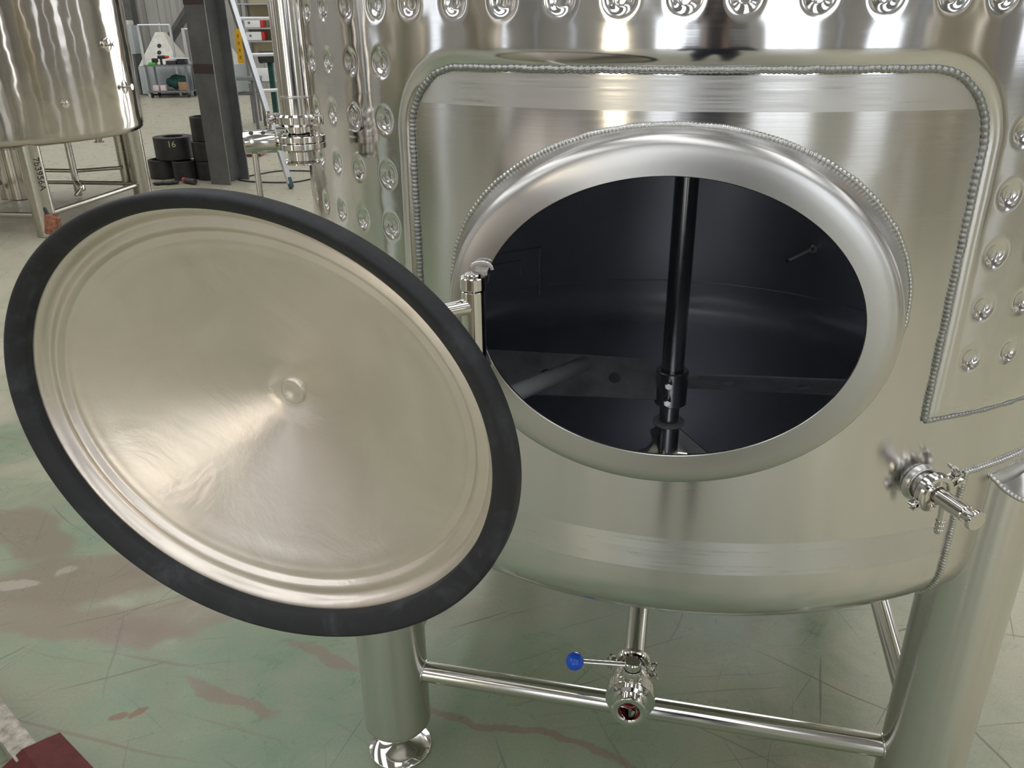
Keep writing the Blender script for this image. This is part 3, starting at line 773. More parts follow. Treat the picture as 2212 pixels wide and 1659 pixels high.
# ---- white plastic rod inside, near the left wall
bm = B(); p0 = Vector((-.215, -.165, .825)); p1 = Vector((-.3665, -.430, .878)); d = (p1 - p0).normalized()
cyl(bm, p0, p0 + d * .50, .0158, 32, bev=.006); tag(finish('plastic_rod', bm, M['white'], None, 50, loc=p0 + d * .45), 'white plastic rod poking up inside the manway at left', 'rod')

# ================================================================== TRI-CLAMPS AND VALVES
def clamp_parts(parent, c, axis, r, w=.014, bolt_dir=None, mat='polish'):
    """two-piece hinged clamp ring with a bolt and wing nut"""
    c = Vector(c); ax = Vector(axis).normalized(); F = frame(c, ax, bolt_dir)
    bm = B(); h = w / 2
    lathe(bm, [(r - .006, -h), (r, -h), (r + .0025, -h * .6), (r + .0025, h * .6), (r, h), (r - .006, h), (r - .006, -h)], F, 56)
    box(bm, (r + .009, .006, 0), (.020, .004, w * .95), F, bev=.001); box(bm, (r + .009, -.006, 0), (.020, .004, w * .95), F, bev=.001)
    box(bm, (-r - .006, .004, 0), (.013, .004, w * .8), F, bev=.001); box(bm, (-r - .006, -.004, 0), (.013, .004, w * .8), F, bev=.001)
    cl = finish('clamp', bm, M[mat], parent, 35)
    bm = B(); x, y = Vector(F.col[0][:3]), Vector(F.col[1][:3])
    p = c + x * (r + .012); cyl(bm, p - y * .016, p + y * .020, .0032, 16); finish('bolt', bm, M[mat], cl)
    bm = B(); q = c - x * (r + .007); cyl(bm, q - y * .008, q + y * .008, .0035, 16); finish('hinge_pin', bm, M[mat], cl)
    bm = B(); lathe(bm, [(0, 0), (.0058, 0), (.005, .007), (0, .007)], frame(p + y * .009, y, ax), 20)
    for s in (1, -1): box(bm, (s * .008, 0, .008), (.009, .0025, .008), frame(p + y * .009, y, ax), bev=.001)
    finish('wing_nut', bm, M[mat], cl); return cl
def valve_body(parent, c, axis, r, hub, fer, bore, th=.013, ext=.030, stem=None, nb=4, rot=45, bk=1.0):
    c = Vector(c); ax = Vector(axis).normalized(); F = frame(c, ax, stem)
    for s in (1, -1):
        bm = B()
        prof = [(bore, .0004), (r - .001, .0004), (r, .0014), (r, th - .001), (r - .001, th), (hub + .006, th), (hub, th + .004), (hub, ext - .003), (fer - .001, ext - .001), (fer, ext), (fer, ext + .0025), (fer - .001, ext + .003), (bore + .004, ext + .003), (bore, ext + .001), (bore, .0004)]
        G = F if s == 1 else F @ Matrix.Rotation(PI, 4, 'X'); lathe(bm, prof, G, 64); finish('flange_half', bm, M['polish'], parent, 30)
    for k in range(nb):
        a = R(rot + 360 / nb * k); bm = B(); p = F @ Vector((math.cos(a) * (r - .008 * bk), math.sin(a) * (r - .008 * bk), 0))
        cyl(bm, p - ax * (th + .006 * bk), p + ax * (th + .006 * bk), .0035 * bk, 14); hexa(bm, p + ax * th, ax, .0062 * bk, .0055 * bk); hexa(bm, p - ax * th, -ax, .0062 * bk, .0050 * bk)
        finish('bolt', bm, M['polish'], parent, 30)
    return F
# outlet valve below the tank
VC = OP(.545); ov = thing('butterfly_valve', VC, 'polished butterfly valve with blue ball lever on the pipe under the tank', 'valve')
cl = clamp_parts(ov, OP(.462), OD, .0335, .014, OX)
bm = B(); pipe(bm, OP(.452), OP(.474), .0225, .002, 40); lathe(bm, [(.0225, 0), (.031, .002), (.031, .005), (.0225, .005)], frame(OP(.458), OD), 48); finish('ferrule', bm, M['polish'], ov)
valve_body(ov, VC, OD, .0465, .0265, .0325, .0205, th=.012, ext=.040, stem=Vector((0, 0, 1)), rot=45)
cl = clamp_parts(ov, OP(.499), OD, .0330, .012, -OX * .9 + Vector((0, 0, .45)))
bm = B(); lathe(bm, [(0, -.0010), (.0195, -.0010), (.0200, 0), (.0195, .0010), (0, .0010)], frame(VC, Vector((math.cos(R(40)), math.sin(R(40)), 0)).cross(Vector((0, 0, 1))) if False else (OD * .35 + OX * .94)), 40)
cyl(bm, VC - Vector((0, 0, .0205)), VC + Vector((0, 0, .0205)), .0032, 16); finish('disc', bm, M['polish'], ov)
bm = B(); lathe(bm, [(.0207, -.004), (.0180, -.003), (.0180, .003), (.0207, .004), (.0207, -.004)], frame(VC + OD * .006, OD), 48); finish('seat_ring', bm, M['red'], ov)['label'] = 'red silicone seat ring'
bm = B(); zt = VC + Vector((0, 0, .083)); cyl(bm, VC + Vector((0, 0, .042)), zt, .0152, 40, bev=.0012); cyl(bm, zt, zt + Vector((0, 0, .0012)), .0125, 36)
lathe(bm, [(.0165, 0), (.0172, .002), (.0172, .022), (.0165, .024)], Matrix.Translation(VC + Vector((0, 0, .044))), 40, R(-200), R(60)); st = finish('stem', bm, M['tube'], ov)
hb_ = Vector((-.256, -.541, .3815)); bm = B(); cyl(bm, VC + Vector((0, 0, .074)), hb_, .0046, 20); lv = finish('lever', bm, M['polish'], ov)
bm = B(); ball(bm, hb_, .0170, 4); lathe(bm, [(.0168, -.0012), (.0176, -.0006), (.0176, .0006), (.0168, .0012)], frame(hb_, hb_ - VC), 40); finish('ball_knob', bm, M['blue'], lv)['label'] = 'blue plastic ball'
# drop pipe valve at the left
VZ = pz(1.2235); vv = thing('butterfly_valve', (PX, PY, VZ), 'polished butterfly valve with holed side handle on the upright pipe', 'valve')
sd = Vector((-.95, -.22, 0)).normalized()
clamp_parts(vv, (PX, PY, pz(1.271)), (0, 0, 1), .0275, .0165, Vector((-.93, .36, 0)))
valve_body(vv, (PX, PY, VZ), (0, 0, -1), .0375, .0205, .0262, .0190, th=.0098, ext=.0295, stem=sd, nb=4, rot=38, bk=.62)
bm = B(); e0 = Vector((PX, PY, VZ + .001)) + sd * .0345; F = frame(e0, sd, (0, 0, 1))
lathe(bm, [(0, 0), (.0155, 0), (.0165, .0015), (.0165, .044), (.0150, .046), (0, .046)], F, 48); hs = finish('handle_sleeve', bm, M['tube'], vv)
sgn = 1 if sd.cross(Vector((0, 0, 1))).dot(CAM - e0) > 0 else -1
for (t_, an) in ((.034, 32), (.017, 32), (.034, 78)):
    nrm = Vector((0, 0, 1)) * math.cos(R(an)) + sd.cross(Vector((0, 0, 1))) * sgn * math.sin(R(an))
    p = e0 + sd * t_ + nrm * .0163; bm = B()
    if an == 32: cyl(bm, p - nrm * .002, p + nrm * .0006, .0034, 24); finish('handle_hole', bm, M['darkhole'], hs)['label'] = 'dark drilled hole'
    else: lathe(bm, [(0, .001), (.0026, .001), (.003, .0006), (.003, -.001), (.004, -.001), (.004, .0009), (.0036, .0012), (.0032, .0009)], frame(p, nrm), 28); finish('button', bm, M['polish'], hs)
bm = B(); q = e0 + sd * .033; cyl(bm, q - Vector((0, 0, .014)), q - Vector((0, 0, .20)), .0046, 24, bev=.001); finish('lever', bm, M['tube'], vv)
# sample valve at the lower right
SA = R(-73.9); SD = Vector((math.cos(SA), math.sin(SA), 0)); SZ = .868; SP = lambda r: SD * r + Vector((0, 0, SZ))
bm = B(); lathe(bm, [(.034, -.006), (.028, 0), (.0225, .004), (.0195, .010), (.0185, .018), (.0185, .022), (.0245, .024), (.0245, .0265), (0, .0265)], frame(SP(.7505), SD), 48)
sn = finish('sample_nozzle', bm, M['frame'], T, 50)
bm = B(); bead(bm, [SP(.7575) + UMv for UMv in [(Vector((0, 0, 1)) * math.sin(2 * PI * k / 60) + SD.cross(Vector((0, 0, 1))) * math.cos(2 * PI * k / 60)) * .0235 for k in range(60)]], .0024, .004, closed=True, amp=.5, seed=9); finish('weld_bead', bm, M['weld'], sn)
sv = thing('sample_valve', SP(.78), 'small steel sample valve with knurled round knob at tank right', 'valve')
SX = (SD.cross(Vector((0, 0, 1)))) * -1; SX = SX if SX.x > 0 else -SX
clamp_parts(sv, SP(.7785), SD, .0265, .015, SX * .93 + Vector((0, 0, .45)))
bm = B(); lathe(bm, [(0, 0), (.0245, 0), (.0245, .0025), (.021, .004), (.0125, .006), (.0125, .008)], frame(SP(.779), SD), 48); lathe(bm, [(.0125, 0), (.0118, .004), (.0118, .050), (.0105, .0515), (.0085, .0515), (.0085, .064), (0, .064)], frame(SP(.786), SD), 40); finish('valve_body', bm, M['polish'], sv, 30)
bm = B(); kb = SP(.848); F = frame(kb, SD); nk = 96; rows = []
for rr, zz in ((0, 0), (.0125, 0), (.0140, .0012), (.0142, .0062), (.0130, .0075), (0, .0075)):
    if rr == 0: rows.append([bm.verts.new(F @ Vector((0, 0, zz)))] * nk)
    else: rows.append([bm.verts.new(F @ Vector(((rr + (.0003 if (k % 2 and .0138 < rr) else 0)) * math.cos(2 * PI * k / nk), (rr + (.0003 if (k % 2 and .0138 < rr) else 0)) * math.sin(2 * PI * k / nk), zz))) for k in range(nk)])
for a, b in zip(rows, rows[1:]):
    for k in range(nk):
        vs = []
        for v in (a[k], a[(k + 1) % nk], b[(k + 1) % nk], b[k]):
            if v not in vs: vs.append(v)
        bm.faces.new(vs)
finish('knob', bm, M['polish'], sv, 25)
bm = B(); bp = SP(.800); lathe(bm, [(0, 0), (.0055, 0), (.0050, .022), (.0062, .0225), (.0050, .029), (.0062, .0295), (.0050, .036), (.0062, .0365), (.0048, .043), (.003, .043), (.003, .030), (0, .030)], frame(bp - Vector((0, 0, .010)), (0, 0, -1)), 28); finish('hose_barb', bm, M['polish'], sv, 30)

#BG#
# ================================================================== LEFT TANK
LTC = Vector((-4.482, 5.25, 0)); LT = thing('storage_tank', LTC, 'tall polished steel tank on round legs standing at far left', 'tank')
LR_ = 1.05
bm = B(); prof = [(0, 3.3), (.5, 3.25), (LR_ * .95, 3.05), (LR_, 2.95)] + [(LR_, 2.95 - 2.2 * k / 10) for k in range(1, 11)] + [(LR_, .72)] + [(LR_ - .055 + .055 * math.cos(R(9 * k)), .72 - .055 * math.sin(R(9 * k))) for k in range(1, 11)] + [(.9, .655), (.3, .57), (0, .56)]
lathe(bm, prof, Matrix.Translation(LTC), 160); finish('shell', bm, M['mirror'], LT, 50)
for k, a in enumerate((-53, 37, 127, -143)):
    c = LTC + Vector((math.cos(R(a)), math.sin(R(a)), 0)) * .955
    bm = B(); cyl(bm, c, c + Vector((0, 0, .75)), .078, 40, bev=.004); lg = finish('leg', bm, M['legsteel2'], LT, 40, loc=c)
    if k == 0:
        tc = (CAM - c); tc.z = 0; tc.normalize(); side = tc.cross(Vector((0, 0, 1))) * -1; nrm = (tc * .85 + side * .42).normalized(); xx = Vector((0, 0, -1))
        yy = nrm.cross(xx); F = Matrix((xx, yy, nrm)).transposed().to_4x4(); F.translation = c + nrm * .0785 + Vector((0, 0, .47))
        text_mesh('7b3956A', .066, .0008, F, 'handwriting', M['ink'], lg)
for k in range(4):
    a, b = (-53, 37, 127, -143)[k], (37, 127, -143, -53)[k]
    p = LTC + Vector((math.cos(R(a)), math.sin(R(a)), 0)) * .955 + Vector((0, 0, .155)); q = LTC + Vector((math.cos(R(b)), math.sin(R(b)), 0)) * .955 + Vector((0, 0, .155))
    bm = B(); cyl(bm, p, q, .021, 20); finish('cross_tube', bm, M['legsteel2'], LT)
for a, z, r in ((-9.0, 1.335, .022), (-2.0, 1.02, .020)):
    d = Vector((math.cos(R(a)), math.sin(R(a)), 0)); p = LTC + d * LR_ + Vector((0, 0, z)); bm = B()
    lathe(bm, [(.055, -.002), (.045, .004), (.02, .006), (.010, .008), (.010, .055), (.024, .056), (.024, .062), (0, .062)], frame(p, d), 32); finish('port', bm, M['tube'], LT, 40)
d = Vector((math.cos(R(-36.2)), math.sin(R(-36.2)), 0)); bm = B(); lathe(bm, [(.034, -.004), (.030, .006), (.016, .009), (.006, .009), (.005, .004), (0, .004)], frame(LTC + d * LR_ + Vector((0, 0, .943)), d), 24); finish('lug', bm, M['tube'], LT)
bm = B(); c = LTC + Vector((-.12, .18, 0)); cyl(bm, c + Vector((0, 0, .10)), c + Vector((0, 0, .58)), .10, 40, bev=.012); finish('outlet_sump', bm, M['mirror'], LT)
bm = B(); sweep(bm, [LTC + Vector((.45, .05, .62)), LTC + Vector((.45, .05, .33)), LTC + Vector((.47, .02, .26)), LTC + Vector((.55, -.08, .235))], .022, 16); finish('drain_pipe', bm, M['legsteel2'], LT)
bm = B(); box(bm, (0, 0, 0), (.05, .05, .05), Matrix.Translation(LTC + Vector((.55, -.08, .235))), bev=.01); cyl(bm, LTC + Vector((.55, -.08, .235)), LTC + Vector((.53, -.16, .19)), .012, 12); finish('drain_valve', bm, M['tube'], LT)
bm = B(); sweep(bm, [LTC + Vector((.62, .62, .64)), LTC + Vector((.62, .62, .12))], .045, 20); finish('side_pipe', bm, M['legsteel2'], LT)
bm = B(); sweep(bm, [LTC + Vector((.10, .72, .62)), LTC + Vector((.10, .72, .02))], .03, 16); finish('level_pipe', bm, M['legsteel2'], LT)
bm = B(); sweep(bm, [LTC + Vector((.35, .8, .66)), LTC + Vector((.35, .8, .50))], .03, 16); lathe(bm, [(0, 0), (.045, 0), (.045, .01), (0, .01)], Matrix.Translation(LTC + Vector((.35, .8, .49))), 20); finish('stub_pipe', bm, M['legsteel2'], LT)
bm = B(); sweep(bm, [LTC + Vector((-.9, .35, .34)), LTC + Vector((.30, .40, .30)), LTC + Vector((.62, .55, .30))], .016, 12); finish('spray_line', bm, M['legsteel2'], LT)
# wrapped parcel hanging at that leg
c = LTC + Vector((math.cos(R(-53)), math.sin(R(-53)), 0)) * .955 + Vector((.085, -.06, .10))
bm = B(); box(bm, (0, 0, 0), (.105, .06, .15), Matrix.Translation(c) @ Matrix.Rotation(R(12), 4, 'Y'), bev=.012)
bmesh.ops.subdivide_edges(bm, edges=bm.edges[:], cuts=2, use_grid_fill=True)
for v in bm.verts: v.co += Vector((noise.noise(v.co * 30), noise.noise(v.co * 30 + Vector((3, 3, 3))), noise.noise(v.co * 25))) * .012
pk = finish('wrapped_parcel', bm, M['copper'], None, 40, loc=c - Vector((0, 0, .08))); tag(pk, 'shiny coppery wrapped parcel strapped to the left tank leg', 'parcel')
bm = B(); sweep(bm, [c + Vector((-.02, 0, .07)), c + Vector((-.045, .01, .13))], .014, 8); finish('strap', bm, M['black'], pk)

# ================================================================== STEEL COLUMN (H section), LADDER
CA = Vector((-3.369, 6.625, 0)); cd_ = Vector((.9588, -.284, 0)).normalized(); cn_ = Vector((.284, .9588, 0)).normalized()
F = Matrix((cd_, cn_, Vector((0, 0, 1)))).transposed().to_4x4(); F.translation = CA
bm = B(); box(bm, (.11, .007, 4.1), (.22, .014, 8.2), F); box(bm, (.11, .335, 4.1), (.22, .014, 8.2), F); box(bm, (.11, .17, 4.1), (.010, .316, 8.2), F)
HC = tag(finish('steel_column', bm, M['colpaint'], None, loc=CA), 'dark grey painted steel H column left of the upright pipe', 'column')
for z in (1.085, 1.70):
    bm = B(); box(bm, (.11, -.0015, z), (.222, .003, .085 if z < 1.5 else .12), F)
    for x in (.03, .11, .19): cyl(bm, F @ Vector((x, -.003, z)), F @ Vector((x, -.006, z)), .008, 10)
    finish('bolted_plate', bm, M['brownpaint'], HC)
# ladder leaning beside the column
LA0 = Vector((-2.49, 6.33, 0)); ld = Vector((-.45, .40, 1.6)); lo = Vector((.30, .20, 0)); LH = 2.1
lad = thing('ladder', LA0, 'aluminium ladder with blue-grey feet leaning behind the upright pipe', 'ladder')
for k in range(2):
    b = LA0 + lo * k; Fz = frame(b + ld * .03, ld, lo); bm = B(); L = ld.length * LH
    box(bm, (0, 0, L / 2), (.045, .062, L), Fz, bev=.004); finish('rail', bm, M['alu'], lad)
    bm = B(); box(bm, (0, 0, .0), (.036, .075, .10), frame(b + ld * .03 + Vector((0, 0, .008)), ld, lo), bev=.008); finish('foot', bm, M['bluegrey'], lad)['label'] = 'blue-grey rubber foot'
    bm = B(); box(bm, (.024, 0, L / 2), (.002, .012, L * .98), Fz); finish('edge_strip', bm, M['redpaint'], lad)
for k in range(11):
    f = .16 + .197 * k; p = LA0 + ld * f; bm = B(); cyl(bm, p, p + lo, .016, 14); finish('rung', bm, M['alu'], lad)
f = .80; Fz = frame(LA0 + ld * f - lo.normalized() * .028, ld, lo); bm = B()
prism(bm, [(-.034, -.15), (.034, -.15), (.034, .11), (.015, .15), (-.015, .15), (-.034, .11)][::-1], .004, frame(LA0 + ld * f - lo.normalized() * .050 - cn_ * .02, -cn_, lo) @ Matrix.Rotation(R(0), 4, 'Z'))
yl = finish('warning_label', bm, M['yellow'], lad)
for k in range(4):
    bm = B(); G = frame(LA0 + ld * f - lo.normalized() * .050 - cn_ * .0245, -cn_, lo)
    for (x, y, w, h) in ((-.006, 0, .004, .026), (.006, .004, .004, .016), (0, .012, .020, .004), (0, -.010, .016, .004)): box(bm, (x, -.10 + .062 * k + y, 0), (w, h, .001), G)
    finish('marking', bm, M['ink'], yl)

# ================================================================== BLACK PIPE RINGS
def ring(loc, ro, ri, h, label, tilt=0):
    bm = B(); lathe(bm, [(ro - .004, 0), (ro, .004), (ro, h - .004), (ro - .004, h), (ri, h), (ri, 0), (ro - .004, 0)], Matrix.Translation(loc), 48)
    return tag(finish('pipe_ring', bm, M['blacktube'], None, 40, loc=loc), label, 'pipe section', 'black pipe offcuts by the column')
r0 = ring(Vector((-3.86, 7.08, .195)), .195, .105, .22, 'wide black pipe ring with painted number on top of two others')
tf = (CAM - Vector((-3.86, 7.08, .3))); tf.z = 0; tf.normalize(); xx = Vector((0, 0, 1)).cross(tf); nrm = (tf - xx * .12).normalized(); xx = Vector((0, 0, 1)).cross(nrm)
F = Matrix((xx, Vector((0, 0, 1)), nrm)).transposed().to_4x4(); F.translation = Vector((-3.86, 7.08, .355)) + nrm * .1955
text_mesh('16', .085, .0015, F, 'painted_number', M['chalk'], r0)
ring(Vector((-4.00, 7.06, 0)), .145, .12, .190, 'low black pipe ring under the numbered ring, left one')
ring(Vector((-3.73, 6.93, 0)), .115, .09, .190, 'low black pipe ring under the numbered ring, right one')
ring(Vector((-3.46, 6.98, 0)), .16, .13, .185, 'black pipe ring at the bottom of the stack touching the column')
ring(Vector((-3.47, 6.99, .19)), .165, .13, .19, 'black pipe ring in the middle of the stack touching the column')
ring(Vector((-3.47, 6.99, .385)), .145, .125, .235, 'black pipe ring at the top of the stack touching the column')
bm = B(); cyl(bm, (-3.66, 6.70, .03), (-3.52, 6.60, .03), .028, 20, bev=.003); ct_ = tag(finish('scrap_tube', bm, M['brownpaint'], None, loc=(-3.6, 6.65, 0)), 'short brown tube lying on the floor before the pipe rings', 'tube')
bm = B(); cyl(bm, (-3.672, 6.708, .03), (-3.645, 6.689, .03), .0285, 20); finish('red_band', bm, M['redpaint'], ct_)
bm = B()
for k, (dx, dy) in enumerate(((0, 0), (.05, .03), (.10, .02), (.15, .05))): ball(bm, (-3.90 + dx, 6.60 + dy, .018), .05, 2, (1, .6, .36))
bmesh.ops.remove_doubles(bm, verts=bm.verts, dist=.001)
tag(finish('dark_glove', bm, M['cable'], None, 60, loc=(-3.82, 6.62, 0)), 'dark glove lying flat on the floor before the pipe rings', 'glove')
# cable on the floor behind the column
bm = B(); pts = []
for k in range(60):
    a = k / 59 * 2 * PI * 1.05; pts.append(Vector((-2.72 + .42 * math.cos(a) + .06 * math.sin(3 * a), 7.0 + .36 * math.sin(a), .008 + (.006 if k > 54 else 0))))
pts += [Vector((-2.6 + .05 * k, 7.5 + .25 * k, .008)) for k in range(1, 12)]
sweep(bm, pts, .007, 8); tag(finish('floor_cable', bm, M['cable'], None, 60, loc=(-2.7, 7.0, 0)), 'thin dark cable looped on the floor right of the column', 'cable')
bm = B(); box(bm, (-3.55, 8.6, .05), (.34, .3, .10), bev=.01); cr0 = tag(finish('shallow_tray', bm, M['maroon'], None, loc=(-3.55, 8.6, 0)), 'shallow dark red tray on the floor behind the column', 'tray')

# ================================================================== FAR WORK AREA
def leg4(parent, cx, cy, w, d, h, t=.03, mat='cartgrey', z0=0):
    for sx in (-1, 1):
        for sy in (-1, 1):
            bm = B(); box(bm, (cx + sx * w / 2, cy + sy * d / 2, z0 + h / 2), (t, t, h)); finish('leg', bm, M[mat], parent)
ct = thing('tool_cart', (-7.82, 17.55, 0), 'grey wheeled two-shelf cart holding tools in the far background', 'cart')
leg4(ct, -7.82, 17.55, .86, .46, .60, .035, z0=.08)
for z, nm in ((.66, 'upper_shelf'), (.13, 'lower_shelf')):
    bm = B(); box(bm, (-7.82, 17.55, z), (.92, .52, .03)); finish(nm, bm, M['cartgrey'], ct)
bm = B(); cyl(bm, (-7.75, 17.36, .80), (-7.30, 17.36, .80), .012, 10); finish('push_bar', bm, M['alu'], ct)
for sx in (-1, 1):
    for sy in (-1, 1): 
        bm = B(); cyl(bm, (-7.82 + sx * .40 - .015, 17.55 + sy * .2, .05), (-7.82 + sx * .40 + .015, 17.55 + sy * .2, .05), .05, 16); finish('caster', bm, M['black'], ct)
def small(nm, c, s, mat, label, cat, bev=.01, grp=None):
    bm = B(); box(bm, c, s, bev=bev); o = finish(nm, bm, M[mat], None, loc=(c[0], c[1], c[2] - s[2] / 2)); return tag(o, label, cat, grp)
small('green_case', (-8.13, 17.45, .70), (.16, .14, .05), 'green', 'bright green case on the left of the cart top', 'case')
small('black_box', (-8.06, 17.42, .765), (.11, .1, .08), 'black', 'small black box standing on the green case', 'box')
small('carton', (-8.13, 17.45, .20), (.12, .15, .11), 'pink', 'pale pink carton on the lower cart shelf, left one', 'carton', .004)
small('carton', (-7.97, 17.45, .20), (.12, .15, .11), 'pink', 'pale pink carton on the lower cart shelf, right one', 'carton', .004)
bm = B(); ball(bm, (-7.70, 17.55, .30), .2, 3, (1.1, .9, .72))
for v in bm.verts: v.co += Vector((noise.noise(v.co * 7), 0, noise.noise(v.co * 9))) * .08; v.co.z = max(v.co.z, .147)
tag(finish('cloth_bundle', bm, M['darkgreen'], None, 60, loc=(-7.7, 17.55, .147)), 'dark green cloth bundle on the lower cart shelf', 'cloth')
bm = B(); box(bm, (-7.50, 17.33, .236), (.20, .06, .178), bev=.02); tag(finish('cardboard_scrap', bm, M['card'], None, loc=(-7.55, 17.4, .147)), 'brown cardboard piece before the dark green bundle', 'cardboard')
dr = thing('power_drill', (-7.85, 17.45, .675), 'black and red power drill lying on the cart top', 'drill')
bm = B(); cyl(bm, (-7.98, 17.4, .83), (-7.82, 17.4, .83), .035, 14, bev=.006); finish('drill_body', bm, M['black'], dr)
bm = B(); cyl(bm, (-7.82, 17.4, .83), (-7.74, 17.4, .83), .03, 14, bev=.006); finish('drill_head', bm, M['redpaint'], dr)
bm = B(); box(bm, (-7.92, 17.4, .74), (.04, .05, .13), bev=.01); finish('drill_grip', bm, M['black'], dr)
small('grey_toolbox', (-7.72, 17.5, .715), (.22, .2, .08), 'brownpaint', 'flat brown toolbox on the cart top beside the drill', 'toolbox')
small('dark_toolbox', (-7.50, 17.5, .74), (.18, .18, .13), 'black', 'dark toolbox at the right end of the cart top', 'toolbox')
def pyramid(x, y, label):
    t_ = thing('pyramid_casing', (x, y, 0), label, 'machine casing', 'white pyramid casings behind the cart')
    bm = B(); box(bm, (x, y, .33), (.96, .8, .58), bev=.01); finish('base_box', bm, M['cabinet'], t_)
    bm = B(); w = .46; a = [bm.verts.new((x + sx * w, y + sy * .4, .625)) for sx, sy in ((-1, -1), (1, -1), (1, 1), (-1, 1))]; b = [bm.verts.new((x + sx * .09, y + sy * .07, 1.32)) for sx, sy in ((-1, -1), (1, -1), (1, 1), (-1, 1))]
    bm.faces.new(a[::-1]); bm.faces.new(b)
    for k in range(4): bm.faces.new((a[k], a[(k + 1) % 4], b[(k + 1) % 4], b[k]))
    hood = finish('sloped_hood', bm, M['cream'], t_)
    for z in (1.04, .90):
        f = (z - .625) / .695; yy = y - .4 + .33 * f; bm = B(); nrm = Vector((0, -.9, .43)).normalized(); p = Vector((x + .0, yy, z)); cyl(bm, p - nrm * .01, p + nrm * .004, .048, 24); finish('hole', bm, M['darkhole'], hood)
    bm = B(); cyl(bm, (x, y, 1.31), (x, y, 1.52), .018, 10); finish('top_rod', bm, M['alu'], t_)
    return t_
pyramid(-8.20, 18.35, 'white pyramid-hooded casing with two round holes behind the tool cart')
pyramid(-7.05, 18.55, 'white pyramid-hooded casing partly hidden by the steel column')
fr = thing('rail_frame', (-8.2, 17.95, 0), 'tall aluminium rail frame standing round the white casing', 'frame')
for x0, x1, z in ((-8.50, -7.80, 1.47), ):
    for x in (x0, x1): bm = B(); box(bm, (x, 17.9, z / 2), (.045, .045, z)); finish('upright', bm, M['alu'], fr)
    bm = B(); cyl(bm, (x0, 17.9, z), (x1, 17.9, z), .02, 12); finish('top_bar', bm, M['alu'], fr)
fr2 = thing('rail_frame', (-7.45, 17.95, 0), 'lower aluminium rail frame next to the steel column', 'frame')
for x in (-7.56, -6.95): bm = B(); box(bm, (x, 18.0, .70), (.06, .045, 1.40)); finish('upright', bm, M['alu'], fr2)
bm = B(); cyl(bm, (-7.56, 18.0, 1.38), (-6.95, 18.0, 1.38), .02, 12); finish('top_bar', bm, M['alu'], fr2)
cab = thing('control_cabinet', (-9.05, 18.4, 0), 'pale grey control cabinet on a dark stand behind the left tank', 'cabinet')
bm = B(); box(bm, (-9.05, 18.4, 1.17), (.50, .3, .60), bev=.01); finish('cabinet_body', bm, M['cabinet'], cab); bm = B(); box(bm, (-9.05, 18.4, 1.52), (.42, .26, .10), bev=.02); finish('cabinet_cap', bm, M['cream'], cab)
bm = B(); box(bm, (-9.05, 18.4, .43), (.42, .28, .86)); finish('stand', bm, M['colpaint'], cab)
# dark wall columns and brace
for x, lab in ((-9.42, 'black steel wall column left of the corrugated sheets'), (1.0, 'black steel wall column right of the tank'), (-14, 'black steel wall column in the far left corner')):
    bm = B(); box(bm, (x, 19.75, 4.2), (.26, .30, 8.4)); tag(finish('wall_column', bm, M['colpaint'], None, loc=(x, 19.75, 0)), lab, 'column')
bm = B(); a = Vector((-9.0, 19.6, .55)); b = Vector((-5.2, 19.6, 5.0)); cyl(bm, a, b, .11, 4); br = tag(finish('diagonal_brace', bm, M['colpaint'], None, loc=a), 'black diagonal wall brace rising behind the steel column', 'brace')
# shelf with white boxes seen between column and pipe
sh = thing('storage_shelf', (-4.2, 12.2, 0), 'grey shelf unit with white boxes seen through the ladder', 'shelf')
leg4(sh, -4.12, 12.3, .74, .36, 2.1, .035, 'cartgrey')
for z in (.62, 1.22, 1.405, 1.75): bm = B(); box(bm, (-4.12, 12.3, z), (.78, .42, .02)); finish('shelf_board', bm, M['cabinet'], sh)
bm = B(); box(bm, (-4.12, 12.5, 1.5), (.8, .01, .95)); finish('back_board', bm, M['wood'], sh)
for z, lab in ((1.415, 'white box with red end on the upper shelf behind the ladder'), (1.232, 'white box with red end on the lower shelf behind the ladder')):
    o = thing('white_box', (-4.3, 12.25, z), lab, 'box', 'red-ended white boxes'); bm = B(); box(bm, (-4.33, 12.22, z + .065), (.24, .2, .125), bev=.012); finish('carton_body', bm, M['white'], o)
    bm = B(); box(bm, (-4.19, 12.22, z + .065), (.045, .19, .12), bev=.01); finish('red_end', bm, M['redpaint'], o)
    bm = B(); cyl(bm, (-4.38, 12.119, z + .07), (-4.38, 12.117, z + .07), .02, 14); finish('printed_dot', bm, M['cartgrey'], o)
small('white_carton', (-4.28, 12.2, .73), (.30, .26, .19), 'white', 'plain white carton low on the shelf behind the ladder', 'carton')
gr_ = thing('bench_grinder', (-3.95, 11.4, 0), 'black bench grinder on a dark post behind the upright pipe', 'machine')
bm = B(); box(bm, (-3.93, 11.4, 1.02), (.24, .22, .16), bev=.03); cyl(bm, (-4.08, 11.4, 1.02), (-4.04, 11.4, 1.02), .09, 20); finish('motor', bm, M['black'], gr_)
bm = B(); box(bm, (-3.93, 11.4, .48), (.07, .07, .94)); finish('post', bm, M['darkgreen'], gr_); bm = B(); box(bm, (-3.93, 11.4, .01), (.3, .3, .02)); finish('base_plate', bm, M['colpaint'], gr_)
wb = thing('workbench', (-4.75, 11.3, 0), 'dark workbench with clutter behind the steel column', 'bench')
bm = B(); box(bm, (-4.45, 11.5, .72), (.55, .5, .04)); finish('top', bm, M['cartgrey'], wb); leg4(wb, -4.45, 11.5, .5, .42, .70, .04, 'colpaint')
bm = B(); box(bm, (-4.45, 11.5, .5), (.50, .4, .02)); finish('lower_shelf', bm, M['colpaint'], wb)

